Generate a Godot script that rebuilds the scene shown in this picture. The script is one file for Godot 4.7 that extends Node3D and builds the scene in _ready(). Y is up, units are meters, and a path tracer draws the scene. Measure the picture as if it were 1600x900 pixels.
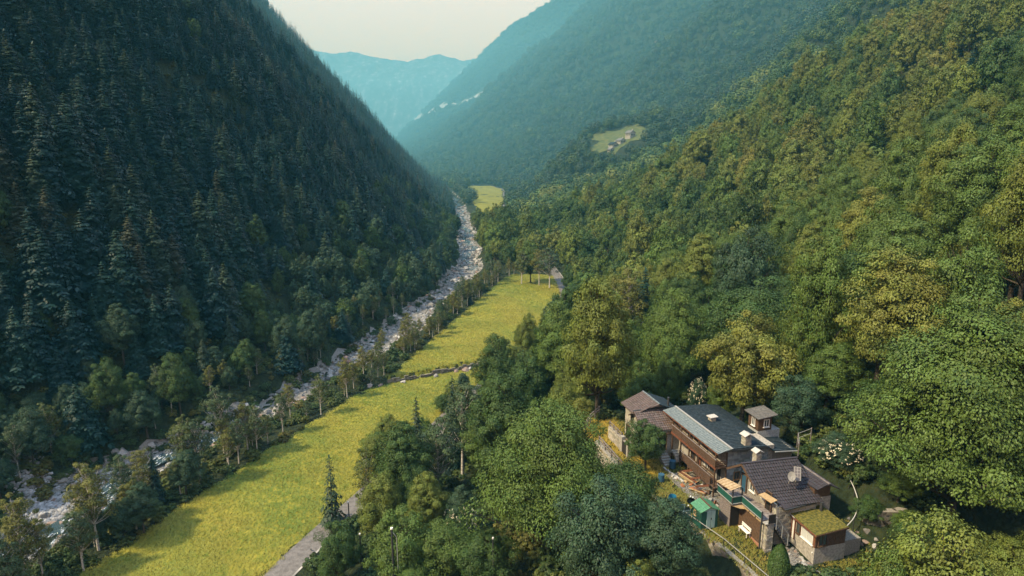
extends Node3D
# A wooded mountain valley seen from above a hamlet: y up, metres, the camera looks up the valley along -z.

const GROUND := 16.0                    # height of the hamlet's terrace
const HOUSE_AT := Vector3(21.2, 16.0, -61.5)
const HOUSE_TURN := 0.267               # the hamlet's axes: x into the hill, z down the valley
const CAM_Y := 52.0
const TONE := 0.78                     # all base colours, against the exposure

var rng := RandomNumberGenerator.new()
var names := {}
var n_big := FastNoiseLite.new()
var n_mid := FastNoiseLite.new()
var n_fine := FastNoiseLite.new()
var M := {}
var ex := Vector3(cos(HOUSE_TURN), 0, -sin(HOUSE_TURN))
var ez := Vector3(sin(HOUSE_TURN), 0, cos(HOUSE_TURN))


class MB:
	# collects triangles; front faces run clockwise
	var v := PackedVector3Array()
	var n := PackedVector3Array()
	var c := PackedColorArray()
	var uv := PackedVector2Array()
	var ix := PackedInt32Array()
	var col := Color.WHITE

	func quad(a: Vector3, b: Vector3, d: Vector3, e: Vector3) -> void:
		var nn := (d - a).cross(b - a).normalized()
		var k := v.size()
		v.append(a); v.append(b); v.append(d); v.append(e)
		for i in 4:
			n.append(nn); c.append(col)
		ix.append(k); ix.append(k + 1); ix.append(k + 2); ix.append(k); ix.append(k + 2); ix.append(k + 3)

	func tri(a: Vector3, b: Vector3, d: Vector3) -> void:
		var nn := (d - a).cross(b - a).normalized()
		var k := v.size()
		v.append(a); v.append(b); v.append(d)
		for i in 3:
			n.append(nn); c.append(col)
		ix.append(k); ix.append(k + 1); ix.append(k + 2)

	func hexa(p: Array) -> void:
		# p: 0-3 the bottom ring, 4-7 the top ring above it
		var o := Vector3.ZERO
		for q in p: o += q / 8.0
		for f in [[0, 1, 2, 3], [4, 5, 6, 7], [0, 1, 5, 4], [1, 2, 6, 5], [2, 3, 7, 6], [3, 0, 4, 7]]:
			var a: Vector3 = p[f[0]]
			var b: Vector3 = p[f[1]]
			var d: Vector3 = p[f[2]]
			var e: Vector3 = p[f[3]]
			if (d - a).cross(b - a).dot((a + b + d + e) / 4.0 - o) < 0.0:
				quad(a, e, d, b)
			else:
				quad(a, b, d, e)

	func box(at: Vector3, size: Vector3, t := Basis.IDENTITY) -> void:
		var h := size / 2.0
		var p := []
		for y in [-1, 1]:
			for q in [[-1, -1], [1, -1], [1, 1], [-1, 1]]:
				p.append(at + t * Vector3(h.x * q[0], h.y * y, h.z * q[1]))
		hexa(p)

	func slab(a: Vector3, b: Vector3, d: Vector3, e: Vector3, thick: float) -> void:
		# a roof plane or board given by its upper face, thickened downwards
		var k := Vector3(0, -thick, 0)
		hexa([a + k, b + k, d + k, e + k, a, b, d, e])

	func bar(a: Vector3, b: Vector3, w: float, h: float) -> void:
		var z := (b - a).normalized()
		var x := Vector3.UP.cross(z)
		x = Vector3.RIGHT if x.length() < 0.01 else x.normalized()
		var y := z.cross(x)
		box((a + b) / 2.0, Vector3(w, h, a.distance_to(b)), Basis(x, y, z))

	func tube(pts: Array, radii: Array, sides := 6, cap := true) -> void:
		var first := v.size()
		for i in pts.size():
			var z: Vector3 = (pts[mini(i + 1, pts.size() - 1)] - pts[maxi(i - 1, 0)]).normalized()
			var x := z.cross(Vector3(0.31, 0.2, 0.93))
			if absf(z.z) > 0.9: x = z.cross(Vector3.RIGHT)
			x = x.normalized()
			var y := z.cross(x)
			for s in sides:
				var a := TAU * s / sides
				var d := x * cos(a) + y * sin(a)
				v.append(pts[i] + d * radii[i]); n.append(d); c.append(col)
		for i in pts.size() - 1:
			for s in sides:
				var a := first + i * sides + s
				var b := first + i * sides + (s + 1) % sides
				ix.append(a); ix.append(a + sides); ix.append(b); ix.append(b); ix.append(a + sides); ix.append(b + sides)
		if cap:
			for e in [0, pts.size() - 1]:
				var k := v.size()
				var z: Vector3 = (pts[1] - pts[0] if e == 0 else pts[e] - pts[e - 1]).normalized() * (-1.0 if e == 0 else 1.0)
				v.append(pts[e]); n.append(z); c.append(col)
				for s in sides:
					v.append(v[first + e * sides + s]); n.append(z); c.append(col)
				for s in sides:
					var a := k + 1 + s
					var b := k + 1 + (s + 1) % sides
					ix.append(k)
					if e == 0:
						ix.append(a); ix.append(b)
					else:
						ix.append(b); ix.append(a)

	func mesh(m: Material = null) -> ArrayMesh:
		var am := ArrayMesh.new()
		return into(am, m)

	func into(am: ArrayMesh, m: Material) -> ArrayMesh:
		var arr := []
		arr.resize(Mesh.ARRAY_MAX)
		arr[Mesh.ARRAY_VERTEX] = v
		arr[Mesh.ARRAY_NORMAL] = n
		arr[Mesh.ARRAY_COLOR] = c
		if uv.size() == v.size(): arr[Mesh.ARRAY_TEX_UV] = uv
		arr[Mesh.ARRAY_INDEX] = ix
		am.add_surface_from_arrays(Mesh.PRIMITIVE_TRIANGLES, arr)
		if m: am.surface_set_material(am.get_surface_count() - 1, m)
		return am


func numbered(called: String) -> String:
	var k: int = names.get(called, 0)
	names[called] = k + 1
	return called if k == 0 else "%s_%03d" % [called, k]

func tag(o: Node, label := "", category := "", group := "", kind := "") -> Node:
	if label: o.set_meta("label", label)
	if category: o.set_meta("category", category)
	if group: o.set_meta("group", group)
	if kind: o.set_meta("kind", kind)
	return o

func thing(called: String, label: String, category: String, at: Vector3, turn := 0.0, group := "") -> Node3D:
	var o := Node3D.new()
	o.name = numbered(called)
	add_child(o)
	o.position = at
	o.rotation.y = turn
	tag(o, label, category, group)
	return o

func put(called: String, m: Mesh, parent: Node = null, mat: Material = null) -> MeshInstance3D:
	var o := MeshInstance3D.new()
	o.mesh = m
	if mat: o.material_override = null
	if mat: o.set_surface_override_material(0, mat)
	if parent == null:
		o.name = numbered(called)
		add_child(o)
	else:
		var k := "count_" + called
		var i: int = parent.get_meta(k, 0)
		parent.set_meta(k, i + 1)
		o.name = called if i == 0 else "%s_%03d" % [called, i]
		parent.add_child(o)
	return o

func part(parent: Node, called: String, b: MB, m: Material) -> MeshInstance3D:
	return put(called, b.mesh(m), parent)

func boxpart(parent: Node, called: String, at: Vector3, size: Vector3, m: Material, t := Basis.IDENTITY) -> MeshInstance3D:
	var b := MB.new()
	b.box(at, size, t)
	return part(parent, called, b, m)

func barpart(parent: Node, called: String, a: Vector3, b: Vector3, w: float, h: float, m: Material) -> MeshInstance3D:
	var k := MB.new()
	k.bar(a, b, w, h)
	return part(parent, called, k, m)

func structure(called: String, b: MB, m: Material, label := "") -> MeshInstance3D:
	var o := put(called, b.mesh(m))
	tag(o, label, "", "", "structure")
	return o

func site(lx: float, y: float, lz: float) -> Vector3:      # the hamlet's axes -> world
	return HOUSE_AT + ex * lx + ez * lz + Vector3(0, y, 0)

func to_site(x: float, z: float) -> Vector2:
	var q := Vector3(x - HOUSE_AT.x, 0, z - HOUSE_AT.z)
	return Vector2(q.dot(ex), q.dot(ez))


# ---------------------------------------------------------------- materials
func noise(seed_: int, freq: float, oct := 4, type := FastNoiseLite.TYPE_SIMPLEX_SMOOTH) -> FastNoiseLite:
	var f := FastNoiseLite.new()
	f.seed = seed_
	f.noise_type = type
	f.frequency = freq
	f.fractal_octaves = oct
	return f

func ramp_tex(seed_: int, freq: float, stops: Array, size := 512, oct := 5, type := FastNoiseLite.TYPE_SIMPLEX_SMOOTH) -> NoiseTexture2D:
	var t := NoiseTexture2D.new()
	t.width = size
	t.height = size
	t.seamless = true
	t.noise = noise(seed_, freq, oct, type)
	var g := Gradient.new()
	var offs := PackedFloat32Array()
	var cols := PackedColorArray()
	for s in stops:
		offs.append(s[0])
		cols.append(Color(s[1] * TONE, s[2] * TONE, s[3] * TONE).linear_to_srgb())
	g.offsets = offs
	g.colors = cols
	t.color_ramp = g
	return t

func bump_tex(seed_: int, freq: float, oct := 5, type := FastNoiseLite.TYPE_SIMPLEX_SMOOTH) -> NoiseTexture2D:
	var t := NoiseTexture2D.new()
	t.width = 512
	t.height = 512
	t.seamless = true
	t.noise = noise(seed_, freq, oct, type)
	return t

func flat(c: Array, rough := 0.8, spec := 0.4, metal := 0.0) -> StandardMaterial3D:
	var m := StandardMaterial3D.new()
	m.albedo_color = Color(c[0] * TONE, c[1] * TONE, c[2] * TONE).linear_to_srgb()
	m.roughness = rough
	m.metallic_specular = spec
	m.metallic = metal
	return m

func tinted(c: Array, rough := 0.8, spec := 0.4) -> StandardMaterial3D:
	var m := flat(c, rough, spec)
	m.vertex_color_use_as_albedo = true
	return m

func tex3(t: Texture2D, scale: float, rough := 0.85, world := true, bump: Texture2D = null, bump_cm := 0.0) -> StandardMaterial3D:
	var m := StandardMaterial3D.new()
	m.albedo_texture = t
	m.uv1_triplanar = true
	m.uv1_world_triplanar = world
	m.uv1_scale = Vector3.ONE * scale
	m.roughness = rough
	m.metallic_specular = 0.3
	if bump:
		m.heightmap_enabled = true
		m.heightmap_texture = bump
		m.heightmap_scale = bump_cm
	return m

func stretched(t: Texture2D, s: Vector3, rough := 0.8) -> StandardMaterial3D:
	var m := tex3(t, 1.0, rough, false)
	m.uv1_scale = s
	return m

func leafy(c: Array, back := 0.45) -> StandardMaterial3D:
	var m := tinted(c, 0.55, 0.3)
	m.backlight_enabled = true
	m.backlight = Color(back, back, back * 0.75)
	return m

func detailed(m: StandardMaterial3D, seed_: int, freq: float, lo: float, hi: float, scale: float) -> StandardMaterial3D:
	# a second, coarser pattern multiplied over the first, on world axes
	var t := ramp_tex(seed_, freq, [[0.2, lo / TONE, lo / TONE, lo / TONE], [0.8, hi / TONE, hi / TONE, hi / TONE]], 256, 3)
	m.detail_enabled = true
	m.detail_albedo = t
	m.detail_blend_mode = BaseMaterial3D.BLEND_MODE_MUL
	m.detail_uv_layer = BaseMaterial3D.DETAIL_UV_2
	m.uv2_triplanar = true
	m.uv2_world_triplanar = true
	m.uv2_scale = Vector3.ONE * scale
	return m

func make_materials() -> void:
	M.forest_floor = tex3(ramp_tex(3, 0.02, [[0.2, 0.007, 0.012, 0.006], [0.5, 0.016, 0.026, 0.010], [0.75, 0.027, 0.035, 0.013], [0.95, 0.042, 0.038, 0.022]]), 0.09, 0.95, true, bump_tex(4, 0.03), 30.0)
	var mt := ramp_tex(11, 0.018, [[0.22, 0.12, 0.14, 0.020], [0.42, 0.185, 0.185, 0.024], [0.58, 0.23, 0.215, 0.028], [0.75, 0.275, 0.24, 0.032], [0.92, 0.32, 0.255, 0.045]], 1024, 6)
	M.meadow = tex3(mt, 0.055, 0.95, true, bump_tex(12, 0.05), 14.0)
	M.meadow.uv1_scale = Vector3(0.075, 0.06, 0.045)
	detailed(M.meadow, 13, 0.02, 0.72, 1.12, 0.013)
	M.road = tex3(ramp_tex(15, 0.03, [[0.2, 0.13, 0.12, 0.115], [0.8, 0.21, 0.195, 0.185]], 512, 6), 0.35, 0.9)
	detailed(M.road, 151, 0.03, 0.7, 1.1, 0.12)
	M.gravel = tex3(ramp_tex(16, 0.045, [[0.15, 0.09, 0.085, 0.08], [0.5, 0.22, 0.21, 0.195], [0.9, 0.42, 0.40, 0.37]], 512, 5), 0.22, 0.9, true, bump_tex(17, 0.06), 20.0)
	M.rock = tinted([0.42, 0.40, 0.37], 0.9, 0.3)
	M.rock.albedo_texture = ramp_tex(18, 0.025, [[0.2, 0.54, 0.54, 0.54], [0.5, 0.95, 0.95, 0.95], [0.85, 1.28, 1.28, 1.28]], 512, 6)
	M.rock.uv1_triplanar = true
	M.rock.uv1_scale = Vector3.ONE * 0.6
	M.water = flat([0.05, 0.09, 0.10], 0.12, 0.5)
	M.water.heightmap_enabled = true
	M.water.heightmap_texture = bump_tex(19, 0.04, 4)
	M.water.heightmap_scale = 25.0
	M.water.uv1_triplanar = true
	M.water.uv1_world_triplanar = true
	M.water.uv1_scale = Vector3.ONE * 0.2
	M.foam = flat([0.42, 0.45, 0.46], 0.6)
	M.bark = tex3(ramp_tex(21, 0.03, [[0.2, 0.03, 0.025, 0.02], [0.8, 0.10, 0.085, 0.07]], 256), 0.8, 0.95, false)
	M.bark_birch = tex3(ramp_tex(22, 0.03, [[0.15, 0.10, 0.09, 0.08], [0.45, 0.42, 0.40, 0.37], [0.9, 0.55, 0.53, 0.50]], 256), 0.7, 0.9, false)
	M.dead = flat([0.09, 0.085, 0.075], 0.95)
	# foliage tones: names say the look
	M.spruce = [leafy([0.011, 0.050, 0.050], 0.15), leafy([0.017, 0.062, 0.049], 0.15), leafy([0.040, 0.078, 0.046], 0.2), leafy([0.062, 0.078, 0.046], 0.2)]
	M.broad = [leafy([0.060, 0.114, 0.031]), leafy([0.100, 0.164, 0.035]), leafy([0.150, 0.192, 0.038]), leafy([0.048, 0.094, 0.052]), leafy([0.182, 0.204, 0.042])]
	M.leaf_far = leafy([1.28, 1.28, 1.28], 0.3)
	M.leaf_spruce = leafy([1.28, 1.28, 1.28], 0.25)
	M.leaf_mid = leafy([1.28, 1.28, 1.28], 0.45)
	M.birch = [leafy([0.10, 0.13, 0.04]), leafy([0.14, 0.15, 0.035]), leafy([0.07, 0.11, 0.05])]
	M.grass = leafy([0.34, 0.34, 0.045], 0.5)
	M.grass_green = leafy([0.14, 0.19, 0.04], 0.5)
	M.blossom = flat([0.62, 0.56, 0.40], 0.8)
	# buildings
	M.stone = tinted([0.40, 0.375, 0.33], 0.95, 0.25)
	M.mortar = tex3(ramp_tex(31, 0.04, [[0.2, 0.16, 0.15, 0.13], [0.8, 0.30, 0.28, 0.25]], 256), 0.7, 0.95, false)
	M.bluestone = tinted([0.34, 0.37, 0.38], 0.95, 0.25)
	M.plaster = tex3(ramp_tex(32, 0.02, [[0.15, 0.22, 0.23, 0.23], [0.5, 0.34, 0.36, 0.36], [0.85, 0.43, 0.44, 0.43]], 512, 6), 0.5, 0.9, false)
	M.cream = tex3(ramp_tex(33, 0.015, [[0.1, 0.22, 0.205, 0.18], [0.5, 0.33, 0.31, 0.275], [0.9, 0.41, 0.385, 0.345]], 512, 6), 0.4, 0.9, false)
	M.wood = stretched(ramp_tex(34, 0.03, [[0.2, 0.045, 0.028, 0.018], [0.55, 0.10, 0.06, 0.038], [0.9, 0.17, 0.11, 0.07]], 512, 5), Vector3(1.5, 0.15, 1.5))
	M.wood_long = stretched(ramp_tex(35, 0.03, [[0.2, 0.05, 0.03, 0.022], [0.55, 0.095, 0.06, 0.042], [0.9, 0.15, 0.10, 0.075]], 512, 5), Vector3(0.15, 1.8, 0.15))
	M.wood_grey = stretched(ramp_tex(36, 0.03, [[0.2, 0.10, 0.085, 0.085], [0.55, 0.19, 0.165, 0.16], [0.9, 0.28, 0.25, 0.24]], 512, 5), Vector3(0.15, 1.6, 0.15))
	M.wood_red = stretched(ramp_tex(37, 0.03, [[0.2, 0.09, 0.035, 0.022], [0.8, 0.20, 0.085, 0.05]], 256, 5), Vector3(0.2, 1.5, 0.2))
	M.plank_pale = stretched(ramp_tex(38, 0.03, [[0.2, 0.24, 0.165, 0.085], [0.8, 0.43, 0.32, 0.18]], 256, 5), Vector3(0.3, 1.5, 1.2))
	M.tile_dark = tinted([0.031, 0.026, 0.034], 0.75, 0.45)
	M.tile_brown = tinted([0.12, 0.095, 0.092], 0.85, 0.35)
	M.sheet_dark = tex3(ramp_tex(39, 0.012, [[0.2, 0.018, 0.028, 0.038], [0.55, 0.029, 0.042, 0.053], [0.9, 0.048, 0.062, 0.072]], 512, 5), 0.35, 0.85, false)
	M.sheet_dark.metallic_specular = 0.15
	M.sheet_light = tex3(ramp_tex(40, 0.02, [[0.15, 0.08, 0.105, 0.12], [0.5, 0.14, 0.17, 0.18], [0.9, 0.20, 0.235, 0.245]], 256, 5), 0.5, 0.8, false)
	M.sheet_light.metallic_specular = 0.2
	M.sheet_grey = tex3(ramp_tex(41, 0.02, [[0.2, 0.085, 0.085, 0.088], [0.85, 0.19, 0.185, 0.18]], 256, 5), 0.5, 0.6, false)
	M.metal_white = flat([0.28, 0.275, 0.26], 0.5)
	M.metal_grey = flat([0.30, 0.31, 0.31], 0.5)
	M.metal_grey_light = flat([0.42, 0.42, 0.41], 0.5)
	M.tarp_grey = flat([0.16, 0.24, 0.28], 0.7)
	M.metal_dark = flat([0.04, 0.042, 0.045], 0.5)
	M.green_dark = flat([0.012, 0.075, 0.06], 0.55)
	M.green_roof = tex3(ramp_tex(42, 0.02, [[0.2, 0.055, 0.17, 0.10], [0.85, 0.10, 0.26, 0.15]], 256, 4), 0.6, 0.6, false)
	M.green_pale = flat([0.28, 0.41, 0.40], 0.6)
	M.moss = tex3(ramp_tex(43, 0.02, [[0.15, 0.05, 0.056, 0.018], [0.5, 0.118, 0.110, 0.022], [0.9, 0.19, 0.155, 0.04]], 512, 6), 0.28, 0.95, false, bump_tex(44, 0.06), 6.0)
	M.canvas = tex3(ramp_tex(45, 0.02, [[0.2, 0.26, 0.19, 0.115], [0.85, 0.42, 0.32, 0.20]], 256, 4), 0.6, 0.85, false)
	M.white = flat([0.72, 0.71, 0.67], 0.7)
	M.sack = flat([0.70, 0.74, 0.74], 0.6)
	M.blue = flat([0.02, 0.16, 0.30], 0.45)
	M.tarp = flat([0.03, 0.09, 0.15], 0.5)
	M.orange = flat([0.34, 0.13, 0.06], 0.75)
	M.red = flat([0.45, 0.04, 0.06], 0.7)
	M.glass = flat([0.05, 0.065, 0.07], 0.08, 0.6)
	M.dark = flat([0.018, 0.016, 0.015], 0.9)
	M.curtain = flat([0.45, 0.47, 0.46], 0.8)
	M.scree = tex3(ramp_tex(46, 0.03, [[0.2, 0.20, 0.195, 0.18], [0.8, 0.42, 0.40, 0.37]], 256, 5), 0.04, 0.95)
	M.clearing = tex3(ramp_tex(47, 0.02, [[0.2, 0.045, 0.068, 0.022], [0.8, 0.12, 0.12, 0.036]], 256, 5), 0.03, 0.95)
	var far := ramp_tex(48, 0.012, [[0.15, 0.03, 0.045, 0.03], [0.5, 0.06, 0.075, 0.05], [0.66, 0.10, 0.105, 0.095], [0.8, 0.26, 0.26, 0.26], [0.93, 0.6, 0.62, 0.64]], 1024, 6)
	M.far_rock = tex3(far, 0.0011, 0.95)
	M.far_rock.uv1_scale = Vector3(0.0018, 0.0007, 0.0018)


# ---------------------------------------------------------------- the land
const RIVER_D := [-80.0, 60.0, 78.0, 94.0, 114.0, 132.0, 155.0, 185.0, 240.0, 300.0, 411.0, 526.0, 710.0, 860.0, 1100.0, 1500.0, 2200.0, 3600.0]
const RIVER_X := [-80.0, -72.0, -71.2, -68.5, -61.0, -49.0, -40.4, -34.4, -24.4, -19.6, -28.7, -40.6, -61.5, -88.5, -150.0, -285.0, -500.0, -900.0]
const ROAD_D := [-80.0, 40.0, 72.7, 78.0, 86.0, 117.0, 150.0, 178.0, 210.0, 228.0, 264.0, 300.0, 420.0, 490.0, 835.0, 905.0, 1100.0, 1500.0, 2200.0, 3600.0]
const ROAD_X := [-70.0, -38.0, -28.4, -26.8, -24.0, -13.5, -1.0, 11.0, 18.0, 19.3, 18.1, 14.0, 2.0, -5.0, -10.0, -32.0, -110.0, -250.0, -460.0, -850.0]
const MEAD_D := [-80.0, 40.0, 64.0, 71.0, 88.0, 106.0, 130.0, 141.0, 200.0, 250.0, 262.0]
const MEAD_X := [-84.0, -63.0, -55.4, -53.2, -48.0, -41.9, -32.8, -26.6, -14.3, -2.5, 3.0]

func curve(ds: Array, xs: Array, d: float) -> float:
	var k := 1
	while k < ds.size() - 1 and d > ds[k]: k += 1
	var t := clampf((d - ds[k - 1]) / (ds[k] - ds[k - 1]), 0.0, 1.0)
	return lerpf(xs[k - 1], xs[k], t)

func smooth_curve(ds: Array, xs: Array, d: float) -> float:
	var w := 3.0 + absf(d) * 0.04
	return (curve(ds, xs, d - w) + curve(ds, xs, d) + curve(ds, xs, d + w)) / 3.0

func river_x(d: float) -> float: return smooth_curve(RIVER_D, RIVER_X, d) + 0.8 * sin(d * 0.11)
func river_half(d: float) -> float: return 3.3 + 0.9 * sin(d * 0.071 + 1.0) + (2.5 if d < 110.0 else 0.0)
func road_x(d: float) -> float: return smooth_curve(ROAD_D, ROAD_X, d)
func mead_left(d: float) -> float: return curve(MEAD_D, MEAD_X, d) if d < 262.0 else lerpf(-18.0, -62.0, clampf((d - 440.0) / 440.0, 0, 1))
func mead_right(d: float) -> float: return road_x(d) - 2.1

func in_meadow(x: float, d: float, grow := 0.0) -> bool:
	if d < 262.0 + grow and d > -40.0: return x > mead_left(d) - grow and x < mead_right(d) + grow
	if d > 440.0 - grow and d < 905.0 + grow: return x > mead_left(d) - grow and x < mead_right(d) + grow
	return false

func in_yard(x: float, z: float, grow := 0.0) -> bool:
	var q := to_site(x, z)
	return q.x > -7.5 - grow and q.x < 10.5 + grow and q.y > -23.0 - grow and q.y < 14.0 + grow

func height(x: float, z: float) -> float:
	var d := -z
	var rx := river_x(d)
	var rh := river_half(d)
	var h := 0.0
	# the valley floor, with the step of the field terrace and the river bed
	if d > 120.0 and d < 330.0:
		var wall := 137.35 + (x + 28.77) * 0.627
		h = 1.3 * smoothstep(0.0, 1.0, d - wall) * (1.0 - smoothstep(250.0, 330.0, d))
	var off := absf(x - rx)
	h -= 4.2 * (1.0 - smoothstep(rh, rh + 7.0, off)) * (1.0 if off > rh else 1.0)
	var und := n_mid.get_noise_2d(x * 1.6, z * 1.6)
	h += und * 0.5
	# the steep left side
	var u := rx - rh - 3.5 - x
	if u > 0.0:
		var hl := 1.07 * (sqrt(u * u + 16.0 * 16.0) - 16.0)
		hl += (n_big.get_noise_2d(x * 0.35, z) * 0.30) * minf(u, 130.0) * 0.8 + n_mid.get_noise_2d(x, z) * minf(u * 0.15, 5.0)
		if d > 60.0 and d < 130.0: hl -= 3.5 * exp(-pow((d - 92.0 - u * 0.35) / 5.0, 2.0)) * smoothstep(2.0, 12.0, u) * (1.0 - smoothstep(35.0, 60.0, u))
		h += hl if hl < 300.0 else 300.0 + (hl - 300.0) * 0.35
	# the right side, gentler and then steep
	var v := x - road_x(d) - 3.2
	if v > 0.0:
		var near := lerpf(0.37, 0.50, smoothstep(90.0, 170.0, d)) * (sqrt(v * v + 100.0) - 10.0) + 0.16 * maxf(v - 56.0, 0.0)
		var far := 0.36 * (sqrt(v * v + 400.0) - 20.0) + 0.52 * 25.0 * log(1.0 + exp(clampf((v - 150.0) / 25.0, -20.0, 20.0) )) if v < 640.0 else 0.36 * (v - 20.0) + 0.52 * (v - 150.0)
		far += 0.02 * smoothstep(2300.0, 3000.0, d) * maxf(v - 100.0, 0.0)
		var wn := 1.0 - smoothstep(300.0, 560.0, d)
		var hr := lerpf(far, near, wn)
		if d < 62.0: hr -= 12.0 * (1.0 - exp((d - 62.0) / 9.0)) * smoothstep(45.0, 75.0, v)
		hr -= 20.0 * exp(-pow((d - 420.0 - v * 0.15) / 50.0, 2.0)) * smoothstep(30.0, 130.0, v)
		hr -= 90.0 * exp(-pow((d - 2350.0) / 230.0, 2.0)) * smoothstep(120.0, 500.0, v)
		hr -= 40.0 * exp(-pow((d - 1350.0 + v * 0.3) / 130.0, 2.0)) * smoothstep(100.0, 350.0, v)
		hr += n_big.get_noise_2d(x, z) * minf(hr * 0.22, 34.0) * smoothstep(100.0, 300.0, d + v) + n_mid.get_noise_2d(x, z) * minf(v * 0.06, 3.0)
		# a shelf with a clearing
		var cl := Vector2((x - 104.0) / 62.0, (d - 655.0) / 85.0).length()
		hr = lerpf(hr, 60.0 + (x - 104.0) * 0.36 + (d - 655.0) * 0.20, 1.0 - smoothstep(0.7, 1.4, cl))
		h += hr if hr < 620.0 else 620.0 + (hr - 620.0) * 0.4
		# the hamlet's terrace
		if d > 20.0 and d < 110.0:
			var q := to_site(x, z)
			var edge := curve([-30.0, -2.0, 2.2, 7.4, 12.5, 16.0, 19.0], [-6.95, -6.45, -5.2, -3.9, -2.9, -2.0, -1.4], q.y)
			var ox := maxf((q.x - 7.2) * 0.33, 0.0)
			var oz := maxf(maxf(-22.5 - q.y, q.y - 14.5) * 0.5, 0.0)
			var floor_y := GROUND - 0.08 - 0.10 * maxf(q.y - 6.0, 0.0) + 0.04 * und
			if q.x > edge - 0.25:
				h = lerpf(h, floor_y, 1.0 - smoothstep(0.0, 1.6, sqrt(ox * ox + oz * oz)))
			elif oz < 3.0:
				# below the retaining walls
				h = lerpf(h, minf(h, floor_y - (2.3 if q.y > 2.0 else 1.7)), (1.0 - smoothstep(2.5, 7.0, edge - q.x)) * (1.0 - smoothstep(0.5, 3.0, oz)))
	return h

func axis(from: float, to: float, a: float, b: float, fine: float, grow: float, most: float) -> PackedFloat32Array:
	# lines fine between a and b, coarser away from them
	var low := []
	var step := fine
	var x := a
	while x > from:
		low.append(x)
		step = minf(step * grow, most)
		x -= step
	low.append(from)
	low.reverse()
	x = a + fine
	while x < b:
		low.append(x)
		x += fine
	step = fine
	while x < to:
		low.append(x)
		step = minf(step * grow, most)
		x += step
	low.append(to)
	return PackedFloat32Array(low)

func build_land() -> void:
	var xs := axis(-620.0, 1500.0, -115.0, 110.0, 1.8, 1.06, 26.0)
	var zs := axis(-3600.0, 150.0, -300.0, -28.0, 1.8, 1.05, 26.0)
	var nx := xs.size()
	var nz := zs.size()
	var b := MB.new()
	var hs := PackedFloat32Array()
	hs.resize(nx * nz)
	for j in nz:
		for i in nx:
			hs[j * nx + i] = height(xs[i], zs[j])
	for j in nz:
		for i in nx:
			var i0 := maxi(i - 1, 0)
			var i1 := mini(i + 1, nx - 1)
			var j0 := maxi(j - 1, 0)
			var j1 := mini(j + 1, nz - 1)
			b.v.append(Vector3(xs[i], hs[j * nx + i], zs[j]))
			b.n.append(Vector3(-(hs[j * nx + i1] - hs[j * nx + i0]) / (xs[i1] - xs[i0]), 1.0, -(hs[j1 * nx + i] - hs[j0 * nx + i]) / (zs[j1] - zs[j0])).normalized())
			b.c.append(Color.WHITE)
	for j in nz - 1:
		for i in nx - 1:
			var k := j * nx + i
			b.ix.append_array(PackedInt32Array([k, k + 1, k + nx, k + 1, k + nx + 1, k + nx]))
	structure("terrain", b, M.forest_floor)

func strip(d0: float, d1: float, step: float, left: Callable, right: Callable, across: int, lift: float, wobble := 0.0) -> MB:
	# a sheet draped over the ground between two lines
	var b := MB.new()
	var rows := int((d1 - d0) / step) + 1
	for j in rows:
		var d := d0 + j * step
		var l: float = left.call(d) + wobble * n_fine.get_noise_2d(d * 3.0, 11.0)
		var r: float = right.call(d) + wobble * n_fine.get_noise_2d(d * 3.0, 77.0)
		for i in across + 1:
			var x := lerpf(l, r, float(i) / across)
			b.v.append(Vector3(x, height(x, -d) + lift, -d))
			var e := 0.7
			b.n.append(Vector3(height(x - e, -d) - height(x + e, -d), 2.0 * e, height(x, -d - e) - height(x, -d + e)).normalized())
			b.c.append(Color.WHITE)
	for j in rows - 1:
		for i in across:
			var k := j * (across + 1) + i
			b.ix.append_array(PackedInt32Array([k, k + across + 1, k + 1, k + 1, k + across + 1, k + across + 2]))
	return b

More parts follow.
